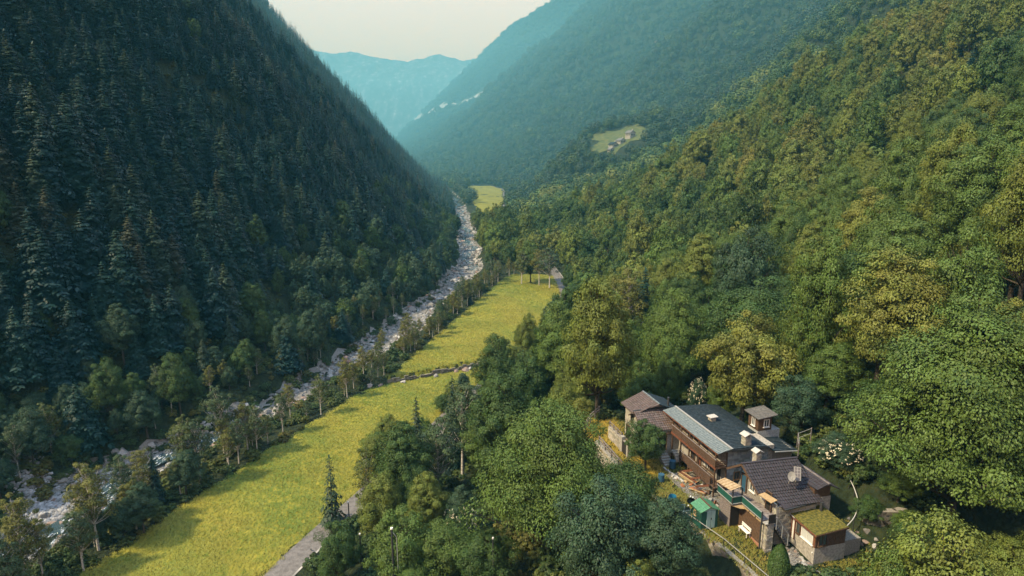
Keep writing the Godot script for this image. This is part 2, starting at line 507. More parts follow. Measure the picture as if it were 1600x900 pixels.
func build_floor() -> void:
	structure("meadow", strip(2.0, 259.0, 1.2, mead_left, mead_right, 26, 0.05, 1.2), M.meadow)
	structure("meadow", strip(442.0, 902.0, 6.0, mead_left, mead_right, 8, 0.25, 5.0), M.meadow)
	structure("road", strip(2.0, 905.0, 1.5, func(d): return road_x(d) - 1.8, func(d): return road_x(d) + 1.8, 3, 0.075), M.road)
	structure("road_verge", strip(2.0, 300.0, 1.5, func(d): return road_x(d) + 1.8, func(d): return road_x(d) + 2.1, 1, 0.09), M.scree)
	structure("river_bed", strip(30.0, 900.0, 2.5, func(d): return river_x(d) - river_half(d) - 3.2, func(d): return river_x(d) + river_half(d) + 3.2, 12, 0.05, 2.0), M.gravel)
	# the stream itself: a narrower, braided sheet
	var w := MB.new()
	var rows := 340
	for j in rows:
		var d := 30.0 + j * 2.5
		var c := river_x(d) + 2.2 * sin(d * 0.09) + 1.2 * sin(d * 0.23)
		var half := 2.6 + 1.0 * sin(d * 0.17)
		for i in 7:
			var x := c + half * (i / 3.0 - 1.0)
			var y := -3.75 + 0.16 * n_fine.get_noise_2d(x * 5.0, d * 5.0)
			w.v.append(Vector3(x, y, -d)); w.n.append(Vector3.UP); w.c.append(Color.WHITE)
	for j in rows - 1:
		for i in 6:
			var k := j * 7 + i
			w.ix.append_array(PackedInt32Array([k, k + 7, k + 1, k + 1, k + 7, k + 8]))
	structure("water", w, M.water)
	# far mountain closing the valley
	var b := MB.new()
	var n := noise(91, 0.0016, 5, FastNoiseLite.TYPE_SIMPLEX)
	var w2 := 90
	var d2 := 40
	for j in d2:
		for i in w2:
			var x := -2600.0 + i * 42.0
			var z := -3500.0 - j * 40.0
			var y := -60.0 + 800.0 * pow(smoothstep(0.0, 1.0, j / 32.0), 0.8) * (0.92 + 0.12 * n.get_noise_2d(x * 0.6, z * 0.4)) + 20.0 * n.get_noise_2d(x * 3.0, z * 3.0) * (j / 30.0)
			b.v.append(Vector3(x, y, z))
	for j in d2:
		for i in w2:
			var p := b.v[j * w2 + maxi(i - 1, 0)] - b.v[j * w2 + mini(i + 1, w2 - 1)]
			var q := b.v[maxi(j - 1, 0) * w2 + i] - b.v[mini(j + 1, d2 - 1) * w2 + i]
			var nn := p.cross(q).normalized()
			b.n.append(nn if nn.y > 0 else -nn); b.c.append(Color.WHITE)
	for j in d2 - 1:
		for i in w2 - 1:
			var k := j * w2 + i
			b.ix.append_array(PackedInt32Array([k, k + w2, k + 1, k + 1, k + w2, k + w2 + 1]))
	structure("mountain", b, M.far_rock)


# ---------------------------------------------------------------- trees
var shapes := {}                        # crown and trunk meshes by kind

func leaf(b: MB, at: Vector3, nn: Vector3, along: Vector3, ln: float, wd: float, c: Color) -> void:
	# one leaf (or spray of leaves): a folded diamond
	var a := (along - nn * along.dot(nn)).normalized()
	var s := nn.cross(a)
	var k := b.v.size()
	var p0 := at - a * ln * 0.5
	var p1 := at + s * wd * 0.5 + nn * wd * 0.12
	var p2 := at + a * ln * 0.5 - nn * ln * 0.1
	var p3 := at - s * wd * 0.5 + nn * wd * 0.12
	b.v.append(p0); b.v.append(p1); b.v.append(p2); b.v.append(p3)
	for i in 4:
		b.n.append(nn); b.c.append(c)
	b.ix.append(k); b.ix.append(k + 1); b.ix.append(k + 2)
	b.ix.append(k); b.ix.append(k + 2); b.ix.append(k + 3)

func rv(r: RandomNumberGenerator) -> Vector3:
	var z := r.randf_range(-1.0, 1.0)
	var a := r.randf() * TAU
	var q := sqrt(1.0 - z * z)
	return Vector3(q * cos(a), z, q * sin(a))

func broad_tree(seed_: int, radius: float, crown: float, base: float, clumps: int, leaves: int, size: float, flatness := 0.55, point := 0.0, gap := 0.0) -> Array:
	# [crown, trunk]: leaf clumps on limbs, over an uneven egg of that radius; base is the clear trunk below
	var r := RandomNumberGenerator.new()
	r.seed = seed_
	var b := MB.new()
	var t := MB.new()
	var nz := noise(seed_, 0.9, 2)
	var top := base + crown
	var lean := Vector3(r.randf_range(-0.4, 0.4), 0, r.randf_range(-0.4, 0.4))
	t.tube([Vector3(0, -0.6, 0), Vector3(0, base * 0.5, 0) + lean * 0.2, Vector3(0, base + crown * 0.3, 0) + lean * 0.6, Vector3(0, base + crown * 0.75, 0) + lean], [radius * 0.075, radius * 0.055, radius * 0.04, radius * 0.012], 7)
	for i in clumps:
		var y := 1.0 - 1.82 * (i + 0.5) / clumps
		var a := i * 2.39996 + r.randf() * 0.7
		var q := sqrt(maxf(0.0, 1.0 - y * y))
		var dir := Vector3(q * cos(a), y, q * sin(a))
		var out := (0.80 + 0.42 * nz.get_noise_3d(dir.x * 1.3, dir.y * 1.3, dir.z * 1.3)) * r.randf_range(0.66, 1.12)
		if gap > 0.0 and r.randf() < gap: continue
		var squeeze := 1.0 - point * maxf(y, -0.2)
		var ctr := Vector3(dir.x * radius * out * squeeze, base + crown * (0.5 + 0.5 * y * minf(out + 0.12, 1.05)), dir.z * radius * out * squeeze) + lean
		var cr := radius * lerpf(0.14, 0.33, pow(r.randf(), 1.3)) * (0.85 if y > 0.7 else 1.0)
		var from := Vector3(lean.x * 0.7, base + crown * clampf(0.5 + 0.5 * y - 0.28, 0.02, 0.72), lean.z * 0.7)
		t.tube([from, from.lerp(ctr, 0.6) + Vector3(0, -0.05 * radius, 0), ctr], [radius * 0.022, radius * 0.013, radius * 0.004], 4, false)
		var tone := r.randf_range(0.62, 1.0)
		var warm := r.randf_range(0.92, 1.06)
		var lop := rv(r) * 0.25
		for k in leaves:
			var e := rv(r)
			e.y = absf(e.y) * 1.0 - 0.35 if r.randf() < 0.8 else e.y
			e = (e + lop).normalized()
			var sh := r.randf_range(0.55, 1.04)
			var p := ctr + Vector3(e.x * cr, e.y * cr * flatness, e.z * cr) * sh
			var nn := (e * 0.8 + dir * 0.35 + Vector3(0, 0.35, 0) + rv(r) * 0.6).normalized()
			var al := (e + dir * 0.6 + Vector3(0, -0.55, 0) + rv(r) * 0.7)
			var s := size * r.randf_range(0.6, 1.5)
			var g := tone * r.randf_range(0.82, 1.12)
			leaf(b, p, nn, al, s, s * 0.52, Color(minf(g * warm, 1.0), minf(g, 1.0), minf(g * 0.95, 1.0)))
	# leaves in the depth of the crown
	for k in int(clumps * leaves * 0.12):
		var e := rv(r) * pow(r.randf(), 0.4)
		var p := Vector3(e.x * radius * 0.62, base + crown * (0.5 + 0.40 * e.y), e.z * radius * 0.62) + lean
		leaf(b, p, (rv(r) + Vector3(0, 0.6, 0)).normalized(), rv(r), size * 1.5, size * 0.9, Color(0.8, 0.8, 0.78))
	return [b.mesh(), t.mesh()]

func spruce(seed_: int, tall: float, radius: float, whorls: int, arms: int, segs: int, sparse := 0.0) -> Array:
	var r := RandomNumberGenerator.new()
	r.seed = seed_
	var b := MB.new()
	var t := MB.new()
	t.tube([Vector3(0, -0.8, 0), Vector3(0, tall * 0.4, 0), Vector3(0, tall * 0.97, 0)], [tall * 0.013, tall * 0.009, 0.03], 6)
	for w in whorls:
		var f := float(w) / whorls
		var y := tall * (0.10 + 0.89 * f)
		var rad := radius * pow(1.0 - f, 0.78) * r.randf_range(0.82, 1.12) + 0.12
		var n := maxi(4, int(arms * (0.55 + 0.45 * (1.0 - f))))
		var turn := r.randf() * TAU
		for k in n:
			if sparse > 0.0 and r.randf() < sparse: continue
			var a := turn + TAU * (k + r.randf_range(-0.25, 0.25)) / n
			var len := rad * r.randf_range(0.72, 1.1)
			var o := Vector3(cos(a), 0, sin(a))
			var side := Vector3(-sin(a), 0, cos(a))
			var y2 := y + tall * r.randf_range(-0.012, 0.012)
			var rise := 0.12 + 0.35 * f
			var tone := r.randf_range(0.42, 0.64)
			var tip := smoothstep(0.66, 0.95, f)          # cones and young shoots near the top
			var hue := Color(1, 1, 1).lerp(Color(1.4, 1.18, 0.88), tip)
			for s in segs:
				var q := (s + 0.6) / segs
				var drop := len * (rise * q - 0.52 * q * q)
				var p := Vector3(0, y2 + drop, 0) + o * len * q
				var sz := len * (0.62 if segs > 2 else 0.9) * (1.1 - 0.55 * q)
				sz = clampf(sz, 0.25, 1.5)
				for m: float in [-1.0, 1.0]:
					var al: Vector3 = o * 0.75 + side * m * 0.75 + Vector3(0, -0.30, 0)
					var nn := (Vector3(0, 0.75, 0) + o * 0.7 + side * m * 0.25 + rv(r) * 0.3).normalized()
					var g := tone * r.randf_range(0.8, 1.1)
					leaf(b, p + al.normalized() * sz * 0.36, nn, al, sz, sz * 0.42, Color(minf(g * hue.r, 1.0), g * hue.g, g * hue.b))
				if segs > 2 and s % 2 == 1:
					var g2 := tone * 0.85
					leaf(b, p + Vector3(0, -sz * 0.22, 0), (o + Vector3(0, 0.35, 0)).normalized(), Vector3(0, -1, 0) + o * 0.2, sz * 0.7, sz * 0.5, Color(g2, g2, g2))
			leaf(b, Vector3(0, y2 + len * (rise - 0.55), 0) + o * len, (Vector3(0, 1, 0) + o * 0.6).normalized(), o + Vector3(0, -0.2, 0), maxf(len * 0.4, 0.3), maxf(len * 0.2, 0.16), Color(tone, tone, tone))
	leaf(b, Vector3(0, tall * 0.985, 0), Vector3(0.7, 0.3, 0.6).normalized(), Vector3.UP, tall * 0.06, 0.25, Color.WHITE)
	leaf(b, Vector3(0, tall * 0.985, 0), Vector3(-0.6, 0.3, 0.7).normalized(), Vector3.UP, tall * 0.06, 0.25, Color.WHITE)
	return [b.mesh(), t.mesh()]

func far_lump(seed_: int, leaves: int, size: float) -> ArrayMesh:
	# a broad crown of unit height for far slopes
	var r := RandomNumberGenerator.new()
	r.seed = seed_
	var b := MB.new()
	var nz := noise(seed_, 1.1, 2)
	for i in leaves:
		var y := 1.0 - 1.7 * (i + 0.5) / leaves
		var a := i * 2.39996
		var q := sqrt(maxf(0.0, 1.0 - y * y))
		var dir := (Vector3(q * cos(a), y, q * sin(a)) + rv(r) * 0.12).normalized()
		var out := 0.85 + 0.5 * nz.get_noise_3d(dir.x * 1.6, dir.y * 1.6, dir.z * 1.6)
		var p := Vector3(dir.x * 0.40 * out, 0.56 + 0.44 * dir.y * out, dir.z * 0.40 * out)
		var nn := (dir + Vector3(0, 0.3, 0) + rv(r) * 0.35).normalized()
		var g := r.randf_range(0.7, 1.0) * (0.85 + 0.25 * nz.get_noise_3d(dir.x * 4.0, dir.y * 4.0, dir.z * 4.0))
		leaf(b, p, nn, rv(r), size * r.randf_range(0.8, 1.3), size * 0.8, Color(g, g, g))
	return b.mesh()

func make_tree_shapes() -> void:
	shapes.spruce_near = []
	for i in 4: shapes.spruce_near.append(spruce(100 + i, 20.0, [3.2, 2.7, 3.5, 2.9][i], 34, 11, 4))
	shapes.spruce_mid = []
	for i in 4: shapes.spruce_mid.append(spruce(120 + i, 20.0, [3.3, 2.8, 3.5, 3.0][i], 22, 8, 2))
	shapes.spruce_far = []
	for i in 3: shapes.spruce_far.append(spruce(140 + i, 20.0, [3.4, 3.0, 3.7][i], 12, 6, 1))
	shapes.broad_near = []
	for i in 6: shapes.broad_near.append(broad_tree(200 + i, 4.0, [8.5, 7.4, 9.5, 8.0, 7.0, 10.0][i], [2.2, 1.6, 2.6, 1.2, 1.8, 2.4][i], [96, 84, 110, 92, 80, 112][i], 370, 0.165, [0.85, 0.95, 0.75, 1.0, 0.8, 0.9][i], [0.15, 0.0, 0.3, 0.1, 0.0, 0.25][i]))
	shapes.broad_mid = []
	for i in 6: shapes.broad_mid.append(broad_tree(220 + i, 4.0, [8.5, 7.4, 9.5, 8.0, 7.0, 10.0][i], 1.6, [56, 50, 64, 52, 46, 60][i], 130, 0.31, 0.9, [0.15, 0.0, 0.3, 0.1, 0.0, 0.25][i]))
	shapes.lump = []
	for i in 5: shapes.lump.append(far_lump(240 + i, 420, 0.085))
	shapes.birch_near = []
	for i in 4: shapes.birch_near.append(broad_tree(260 + i, 2.5, [7.5, 8.5, 6.8, 9.0][i], [3.2, 4.0, 2.6, 3.4][i], 44, 170, 0.17, 0.9, 0.35, 0.15))
	shapes.birch_mid = []
	for i in 3: shapes.birch_mid.append(broad_tree(270 + i, 2.5, [7.5, 8.5, 6.8][i], [3.2, 4.0, 2.6][i], 24, 36, 0.5, 0.9, 0.35, 0.15))
	shapes.grand = [broad_tree(280, 7.2, 15.0, 2.0, 260, 360, 0.21, 0.8, 0.2), broad_tree(281, 6.2, 13.0, 1.5, 230, 340, 0.20, 0.85, 0.15), broad_tree(283, 8.0, 20.0, 3.0, 280, 400, 0.24, 0.65, 0.5)]
	shapes.bush = []
	for i in 4: shapes.bush.append(broad_tree(300 + i, 1.3, 1.9, 0.0, 18, 60, 0.24, 0.7)[0])

# where a tree may not stand
func free_at(x: float, d: float, grow := 0.0) -> bool:
	if absf(x - river_x(d)) < river_half(d) + 3.5 + grow: return false
	if in_meadow(x, d, 1.5 + grow): return false
	if x - road_x(d) > -3.5 and x - road_x(d) < (5.0 if d < 88.0 else 2.8) + grow: return false
	if in_yard(x, -d, grow): return false
	for c in openings:
		if Vector2((x - c[0]) / c[2], (d - c[1]) / c[3]).length() < 1.0: return false
	return true

# openings in the forest: centre x, distance, half widths
var openings := [[102.0, 642.0, 29.0, 58.0], [-66.0, 93.0, 5.0, 6.0], [-9.0, 452.0, 15.0, 46.0], [-24.0, 560.0, 18.0, 90.0]]
var taken := []                          # Vector3(x, z, radius) round each tree placed by hand

func seen_at(p: Vector3) -> Vector3:
	# picture position (0..1) and depth, for leaving out what the view cannot show
	var y := p.y - CAM_Y
	var a := atan(220.0 / 1010.0)
	var dep := -y * sin(a) - p.z * cos(a)
	var up := y * cos(a) - p.z * sin(a) * 1.0
	up = y * cos(a) + -p.z * sin(a)
	if dep < 4.0: return Vector3(-9, -9, dep)
	return Vector3(0.5 + 1010.0 / 1600.0 * p.x / dep, 0.5 - 1010.0 / 900.0 * up / dep, dep)

func hidden(p: Vector3) -> bool:
	var eye := Vector3(0, CAM_Y, 0)
	for i in range(3, 20):
		var q := eye.lerp(p, i / 20.5)
		if height(q.x, q.z) > q.y + 1.0: return true
	return false

func tree(called: String, label: String, category: String, group: String, at: Vector3, turn: float, size: Vector3, shape: Array, crown_m: Material, trunk_m: Material) -> Node3D:
	var o := thing(called, label, category, at, turn, group)
	o.scale = size
	put("trunk", shape[1], o, trunk_m)
	put("crown", shape[0], o, crown_m)
	return o

func mass(called: String, label: String, m: Mesh, mats: Array, where: Array, tints: Array) -> void:
	# the many that are too far to be picked apart
	if where.is_empty(): return
	var mm := MultiMesh.new()
	mm.transform_format = MultiMesh.TRANSFORM_3D
	mm.use_colors = true
	mm.mesh = m
	mm.instance_count = where.size()
	for i in where.size():
		mm.set_instance_transform(i, where[i])
		mm.set_instance_color(i, tints[i])
	for i in mats.size(): m.surface_set_material(i, mats[i])
	var o := MultiMeshInstance3D.new()
	o.multimesh = mm
	o.name = numbered(called)
	add_child(o)
	tag(o, label, "forest" if "forest" in called else "ground cover", "", "stuff")

func both(s: Array, crown_m: Material, trunk_m: Material) -> ArrayMesh:
	# crown and trunk as one mesh of two surfaces
	var am := ArrayMesh.new()
	for i in 2:
		am.add_surface_from_arrays(Mesh.PRIMITIVE_TRIANGLES, s[i].surface_get_arrays(0))
		am.surface_set_material(i, [crown_m, trunk_m][i])
	return am

func along_valley(d: float) -> String:
	return "opposite the visible road bend" if d < 92.0 else "opposite the lower meadow" if d < 128.0 else "opposite the meadow's terrace wall" if d < 165.0 else "opposite the upper meadow" if d < 258.0 else "beyond the meadow's top end"

func grow_forest() -> void:
	# 1. choose the places: a jittered grid whose cells widen with distance
	var found := {"spruce": [], "broad": [], "birch": []}
	for bd in [[24.0, 330.0, 4.7, -1], [330.0, 900.0, 5.6, -1], [900.0, 1500.0, 8.0, -1], [24.0, 150.0, 6.4, 1], [150.0, 330.0, 6.6, 1], [330.0, 700.0, 7.0, 1], [700.0, 1300.0, 8.2, 1], [1300.0, 3400.0, 11.0, 1]]:
		var d: float = bd[0]
		while d < bd[1]:
			var wide: float = d * 0.92 + 60.0
			var x: float = -wide
			while x < wide:
				var px: float = x + rng.randf_range(-0.42, 0.42) * bd[2]
				var pd: float = d + rng.randf_range(-0.42, 0.42) * bd[2]
				x += bd[2]
				if pd < 60.0 and px < 34.0 + (60.0 - pd) * 0.2: continue
				if pd < 80.0 and px > -4.0 and px < 24.0: continue
				if not free_at(px, pd): continue
				var u := river_x(pd) - px
				if (u > 0.0) != (bd[3] < 0): continue
				var v := px - road_x(pd)
				if u <= 0.0 and v <= 0.0 and pd < 270.0: continue          # the bank is planted below
				var y := height(px, -pd)
				var s := seen_at(Vector3(px, y + 8.0, -pd))
				if s.x < -0.10 or s.x > 1.10 or s.y < -0.10 or s.y > 1.16: continue
				var near_hand := false
				if pd < 130.0:
					for t in taken:
						if Vector2(px - t.x, -pd - t.y).length() < t.z: near_hand = true; break
				if near_hand: continue
				if pd > 200.0 and hidden(Vector3(px, y + 12.0, -pd)): continue
				var zone := n_mid.get_noise_2d(px * 0.5 + 500.0, pd * 0.5)
				var kind := "broad"
				if u > 0.0:
					var low := 1.0 - smoothstep(14.0, 42.0, u - river_half(pd) + zone * 30.0)
					if pd > 500.0: low *= 0.6
					kind = "spruce" if rng.randf() > low * 0.85 + 0.04 else "broad"
				elif rng.randf() < (0.004 if pd < 170.0 else 0.03): kind = "spruce"
				found[kind].append([s.z, Vector3(px, y, -pd), u > 0.0, v, zone])
			d += bd[2]
	# 2. the nearest of each kind one by one, the rest as masses
	var masses := {}
	for kind in ["spruce", "broad"]:
		var list: Array = found[kind]
		list.sort_custom(func(a, b): return a[0] < b[0])
		for i in list.size():
			var p: Vector3 = list[i][1]
			var dist: float = list[i][0]
			var left: bool = list[i][2]
			var zone: float = list[i][4]
			var turn := rng.randf() * TAU
			var var_n := rng.randi()
			if kind == "spruce":
				var k := rng.randf_range(0.42, 0.76) * (1.0 + 0.35 * zone)
				if not left: k *= 1.1
				var wide := k * rng.randf_range(1.55, 2.05)
				var tone := 0
				var roll := rng.randf() + zone * 0.3
				tone = 0 if roll < 0.45 else 1 if roll < 0.82 else 2 if roll < 1.0 else 3
				if i < single_most:
					var up := p.y > 40.0
					var look: String = ["dark blue-green spruce", "dark green spruce", "dull green spruce", "olive-tinged spruce"][tone]
					var where := "standing among the leafy trees of the right slope" if not left else ("high on the left slope " if p.y > 62.0 else "midway up the left slope " if p.y > 28.0 else "low on the left slope ") + along_valley(-p.z)
					if left: look = ("tall " if k > 0.66 else "small " if k < 0.5 else "") + look
					tree("spruce_tree", look + " " + where, "tree", look + " " + where, p, turn, Vector3(wide, k, wide), shapes.spruce_near[var_n % 4], M.spruce[tone], M.bark)
				else:
					var tier := "spruce_mid" if dist < 520.0 else "spruce_far"
					note(masses, tier, var_n, p, turn, Vector3(wide, k, wide) * (1.0 if dist < 520 else 1.05), spruce_tint(tone))
			else:
				var k := lerpf(0.5, 1.4, pow(rng.randf(), 1.25)) * (1.0 + 0.25 * zone)
				if left: k *= 0.78
				if not left and list[i][3] < 22.0 and dist < 260.0: k *= 0.8
				elif not left and dist < 400.0: k *= 1.12
				var wide := k * rng.randf_range(0.72, 1.02)
				if not left: k *= rng.randf_range(1.0, 1.3)
				var roll := rng.randf() * 0.75 + zone * 0.9 + 0.12
				var tone := 3 if left else 0 if roll < 0.38 else 1 if roll < 0.74 else 2 if roll < 1.0 else 4
				if left and rng.randf() < 0.3: tone = 0
				if not left and dist > 130.0 and list[i][3] > 60.0 and dist < 440.0 and tone < 2 and rng.randf() < 0.72: tone += 1
				if i < single_most:
					var look: String = ["deep green leafy tree", "green leafy tree", "yellow-green leafy tree", "blue-green leafy tree", "golden green leafy tree"][tone]
					var where := "at the spruce slope's foot " + along_valley(-p.z) if left else ("beside the valley road " + along_valley(-p.z)) if list[i][3] < 22.0 else ("high " if list[i][3] > 105.0 else "low ") + ("on the right slope at the picture's right edge" if p.z > -72.0 else "on the slope straight behind the hamlet" if p.z > -104.0 else "on the right slope beyond the hamlet's cottage")
					if k > 1.15: look = "big " + look
					elif k < 0.75: look = "small " + look
					tree("leafy_tree", look + " " + where, "tree", look + " " + where, p, turn, Vector3(wide, k, wide), shapes.broad_near[var_n % 6], M.broad[tone], M.bark)
				elif dist < 430.0:
					note(masses, "broad_mid", var_n, p, turn, Vector3(wide, k, wide), broad_tint(tone))
				else:
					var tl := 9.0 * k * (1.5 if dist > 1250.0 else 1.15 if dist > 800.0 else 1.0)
					note(masses, "lump", var_n, p + Vector3(0, -0.8, 0), turn, Vector3(tl * 1.05, tl, tl * 1.05), broad_tint(tone if dist < 560.0 else [0, 3, 0, 3, 1][tone], 1.0 if dist < 560.0 else 0.82))  # distant crowns take darker, bluer tones: haze put into their colour
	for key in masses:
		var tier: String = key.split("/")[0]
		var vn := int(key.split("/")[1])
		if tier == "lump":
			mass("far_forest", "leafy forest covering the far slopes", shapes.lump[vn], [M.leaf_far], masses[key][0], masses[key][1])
		elif tier.begins_with("spruce"):
			mass("spruce_forest", "dense dark spruce forest on the steep slopes", both(shapes[tier][vn], M.leaf_spruce, M.bark), [], masses[key][0], masses[key][1])
		else:
			mass("leafy_forest", "mixed leafy forest on the valley sides", both(shapes[tier][vn], M.leaf_mid, M.bark), [], masses[key][0], masses[key][1])
	print("spruce ", found.spruce.size(), " broad ", found.broad.size())

var single_most := 300

func jit(c: Color) -> Color:
	var g := rng.randf_range(0.8, 1.15)
	return Color(c.r * g * rng.randf_range(0.92, 1.1), c.g * g, c.b * g * rng.randf_range(0.9, 1.1))

func spruce_tint(tone: int) -> Color:
	return jit(M.spruce[tone].albedo_color.srgb_to_linear())

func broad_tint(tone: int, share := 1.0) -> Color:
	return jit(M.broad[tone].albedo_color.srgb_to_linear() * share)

func note(masses: Dictionary, tier: String, var_n: int, p: Vector3, turn: float, size: Vector3, c: Color) -> void:
	var key := "%s/%d" % [tier, var_n % shapes[tier].size()]
	if not masses.has(key): masses[key] = [[], []]
	masses[key][0].append(Transform3D(Basis(Vector3.UP, turn).scaled_local(size), p))
	masses[key][1].append(c)


# ---------------------------------------------------------------- the hamlet
var org := Vector3.ZERO                 # site coordinates of the base of the building at work

func building(called: String, label: String, cat: String, lx: float, y: float, lz: float) -> Node3D:
	org = Vector3(lx, y, lz)
	return thing(called, label, cat, site(lx, y, lz), HOUSE_TURN)

func P(x: float, y: float, z: float) -> Vector3:
	return Vector3(x, y, z) - org

func block(parent: Node, called: String, x0: float, x1: float, y0: float, y1: float, z0: float, z1: float, m: Material) -> MeshInstance3D:
	return boxpart(parent, called, P((x0 + x1) / 2, (y0 + y1) / 2, (z0 + z1) / 2), Vector3(x1 - x0, y1 - y0, z1 - z0), m)

func beam(parent: Node, called: String, a: Vector3, b: Vector3, w: float, h: float, m: Material) -> MeshInstance3D:
	return barpart(parent, called, a - org, b - org, w, h, m)

func masonry(b: MB, a: Vector3, along: Vector3, up: Vector3, long: float, tall: float, sz: float, proud: float, tones := [0.55, 1.0]) -> void:
	# uneven courses of stones standing a little proud of a wall plane
	var out := along.cross(up).normalized()
	var y := 0.0
	while y < tall - 0.03:
		var hh := minf(sz * rng.randf_range(0.55, 1.0), tall - y)
		var x := 0.0
		while x < long - 0.03:
			var ww := minf(sz * rng.randf_range(0.7, 1.9), long - x)
			var g := rng.randf_range(tones[0], tones[1])
			b.col = Color(g * rng.randf_range(0.95, 1.06), g, g * rng.randf_range(0.9, 1.02))
			var dp := proud * rng.randf_range(0.3, 1.2)
			b.box(a + along * (x + ww / 2) + up * (y + hh / 2) + out * (dp / 2 - 0.03), Vector3(ww - 0.025, hh - 0.025, dp + 0.06), Basis(along, up, out) * Basis(Vector3(0, 0, 1), rng.randf_range(-0.03, 0.03)))
			x += ww
		y += hh
	b.col = Color.WHITE

func stones(parent: Node, called: String, a: Vector3, along: Vector3, up: Vector3, long: float, tall: float, sz: float, proud: float, m: Material, tones := [0.55, 1.0]) -> void:
	var b := MB.new()
	masonry(b, a - org, along, up, long, tall, sz, proud, tones)
	tag(part(parent, called, b, m), "", "", "", "stuff")

func tiles(parent: Node, called: String, a: Vector3, along: Vector3, down: Vector3, cols: int, rows: int, m: Material, lo := 0.6, hi := 1.0) -> void:
	# rows of overlapping tiles; a is the upper corner, along and down span the roof plane
	var b := MB.new()
	var o := a - org
	var u := along / cols
	var w := down / rows
	var nn := along.cross(down).normalized()
	if nn.y < 0.0: nn = -nn
	for r in rows:
		for k in cols:
			var g := rng.randf_range(lo, hi)
			if rng.randf() < 0.03: g = hi * 1.25
			b.col = Color(g * rng.randf_range(0.96, 1.08), g, g * rng.randf_range(0.94, 1.04))
			var p := o + u * k + w * r
			var j := rng.randf_range(-0.006, 0.012)
			var q0 := p + u * 0.02 + nn * (0.012 + j)
			var q1 := p + u * 0.98 + nn * (0.012 + j)
			var q2 := q1 + w * 1.04 + nn * 0.05
			var q3 := q0 + w * 1.04 + nn * 0.05
			var mid0 := (q0 + q1) / 2 + nn * 0.035
			var mid3 := (q3 + q2) / 2 + nn * 0.035
			b.hexa([q0 - nn * 0.03, mid0 - nn * 0.06, mid3 - nn * 0.07, q3 - nn * 0.04, q0, mid0, mid3, q3])
			b.hexa([mid0 - nn * 0.06, q1 - nn * 0.03, q2 - nn * 0.04, mid3 - nn * 0.07, mid0, q1, q2, mid3])
	tag(part(parent, called, b, m), "", "", "", "stuff")

func ribs(parent: Node, called: String, a: Vector3, along: Vector3, down: Vector3, n: int, h: float, m: Material) -> void:
	# raised seams running down a sheet roof
	var b := MB.new()
	var nn := along.cross(down).normalized()
	if nn.y < 0.0: nn = -nn
	for i in n + 1:
		var p := a - org + along * (float(i) / n)
		b.box(p + down / 2 + nn * (h / 2 - 0.01), Vector3(0.05, h + 0.02, down.length()), Basis(along.normalized(), nn, along.normalized().cross(nn)))
	part(parent, called, b, m)

func roof_slab(parent: Node, called: String, p: Array, thick: float, m: Material) -> MeshInstance3D:
	var b := MB.new()
	b.slab(p[0] - org, p[1] - org, p[2] - org, p[3] - org, thick)
	return part(parent, called, b, m)

func window(parent: Node, called: String, ctr: Vector3, w: float, h: float, side: String, frame: Material, glass: Material, bars := 1) -> void:
	# a frame with a recessed pane; side: "valley" faces -x, "near" faces +z
	var f := MB.new()
	var g := MB.new()
	var c := ctr - org
	var t := Basis.IDENTITY if side == "near" else Basis(Vector3(0, 0, 1), Vector3(0, 1, 0), Vector3(-1, 0, 0))
	for s in [-1, 1]:
		f.box(c + t * Vector3(s * (w / 2 - 0.035), 0, 0.02), Vector3(0.07, h, 0.09), t)
		f.box(c + t * Vector3(0, s * (h / 2 - 0.035), 0.022), Vector3(w - 0.14, 0.07, 0.085), t)
	for i in bars:
		f.box(c + t * Vector3(-w / 2 + w * (i + 1) / (bars + 1), 0, 0.018), Vector3(0.045, h - 0.14, 0.07), t)
	f.box(c + t * Vector3(0, -h / 2 - 0.03, 0.06), Vector3(w + 0.12, 0.05, 0.16), t)
	g.box(c + t * Vector3(0, 0, 0.0), Vector3(w - 0.1, h - 0.1, 0.03), t)
	var o := part(parent, called, f, frame)
	part(o, "pane", g, glass)

func door(parent: Node, called: String, ctr: Vector3, w: float, h: float, side: String, frame: Material, body: Material) -> void:
	var f := MB.new()
	var g := MB.new()
	var c := ctr - org
	var t := Basis.IDENTITY if side == "near" else Basis(Vector3(0, 0, 1), Vector3(0, 1, 0), Vector3(-1, 0, 0))
	for s in [-1, 1]: f.box(c + t * Vector3(s * (w / 2 - 0.05), 0, 0.03), Vector3(0.1, h, 0.12), t)
	f.box(c + t * Vector3(0, h / 2 - 0.05, 0.03), Vector3(w - 0.2, 0.1, 0.11), t)
	for i in 4: g.box(c + t * Vector3((i - 1.5) * (w - 0.2) / 4.0, -0.05, 0.0), Vector3((w - 0.2) / 4.0 - 0.015, h - 0.1, 0.05), t)
	var o := part(parent, called, f, frame)
	part(o, "door_leaf", g, body)

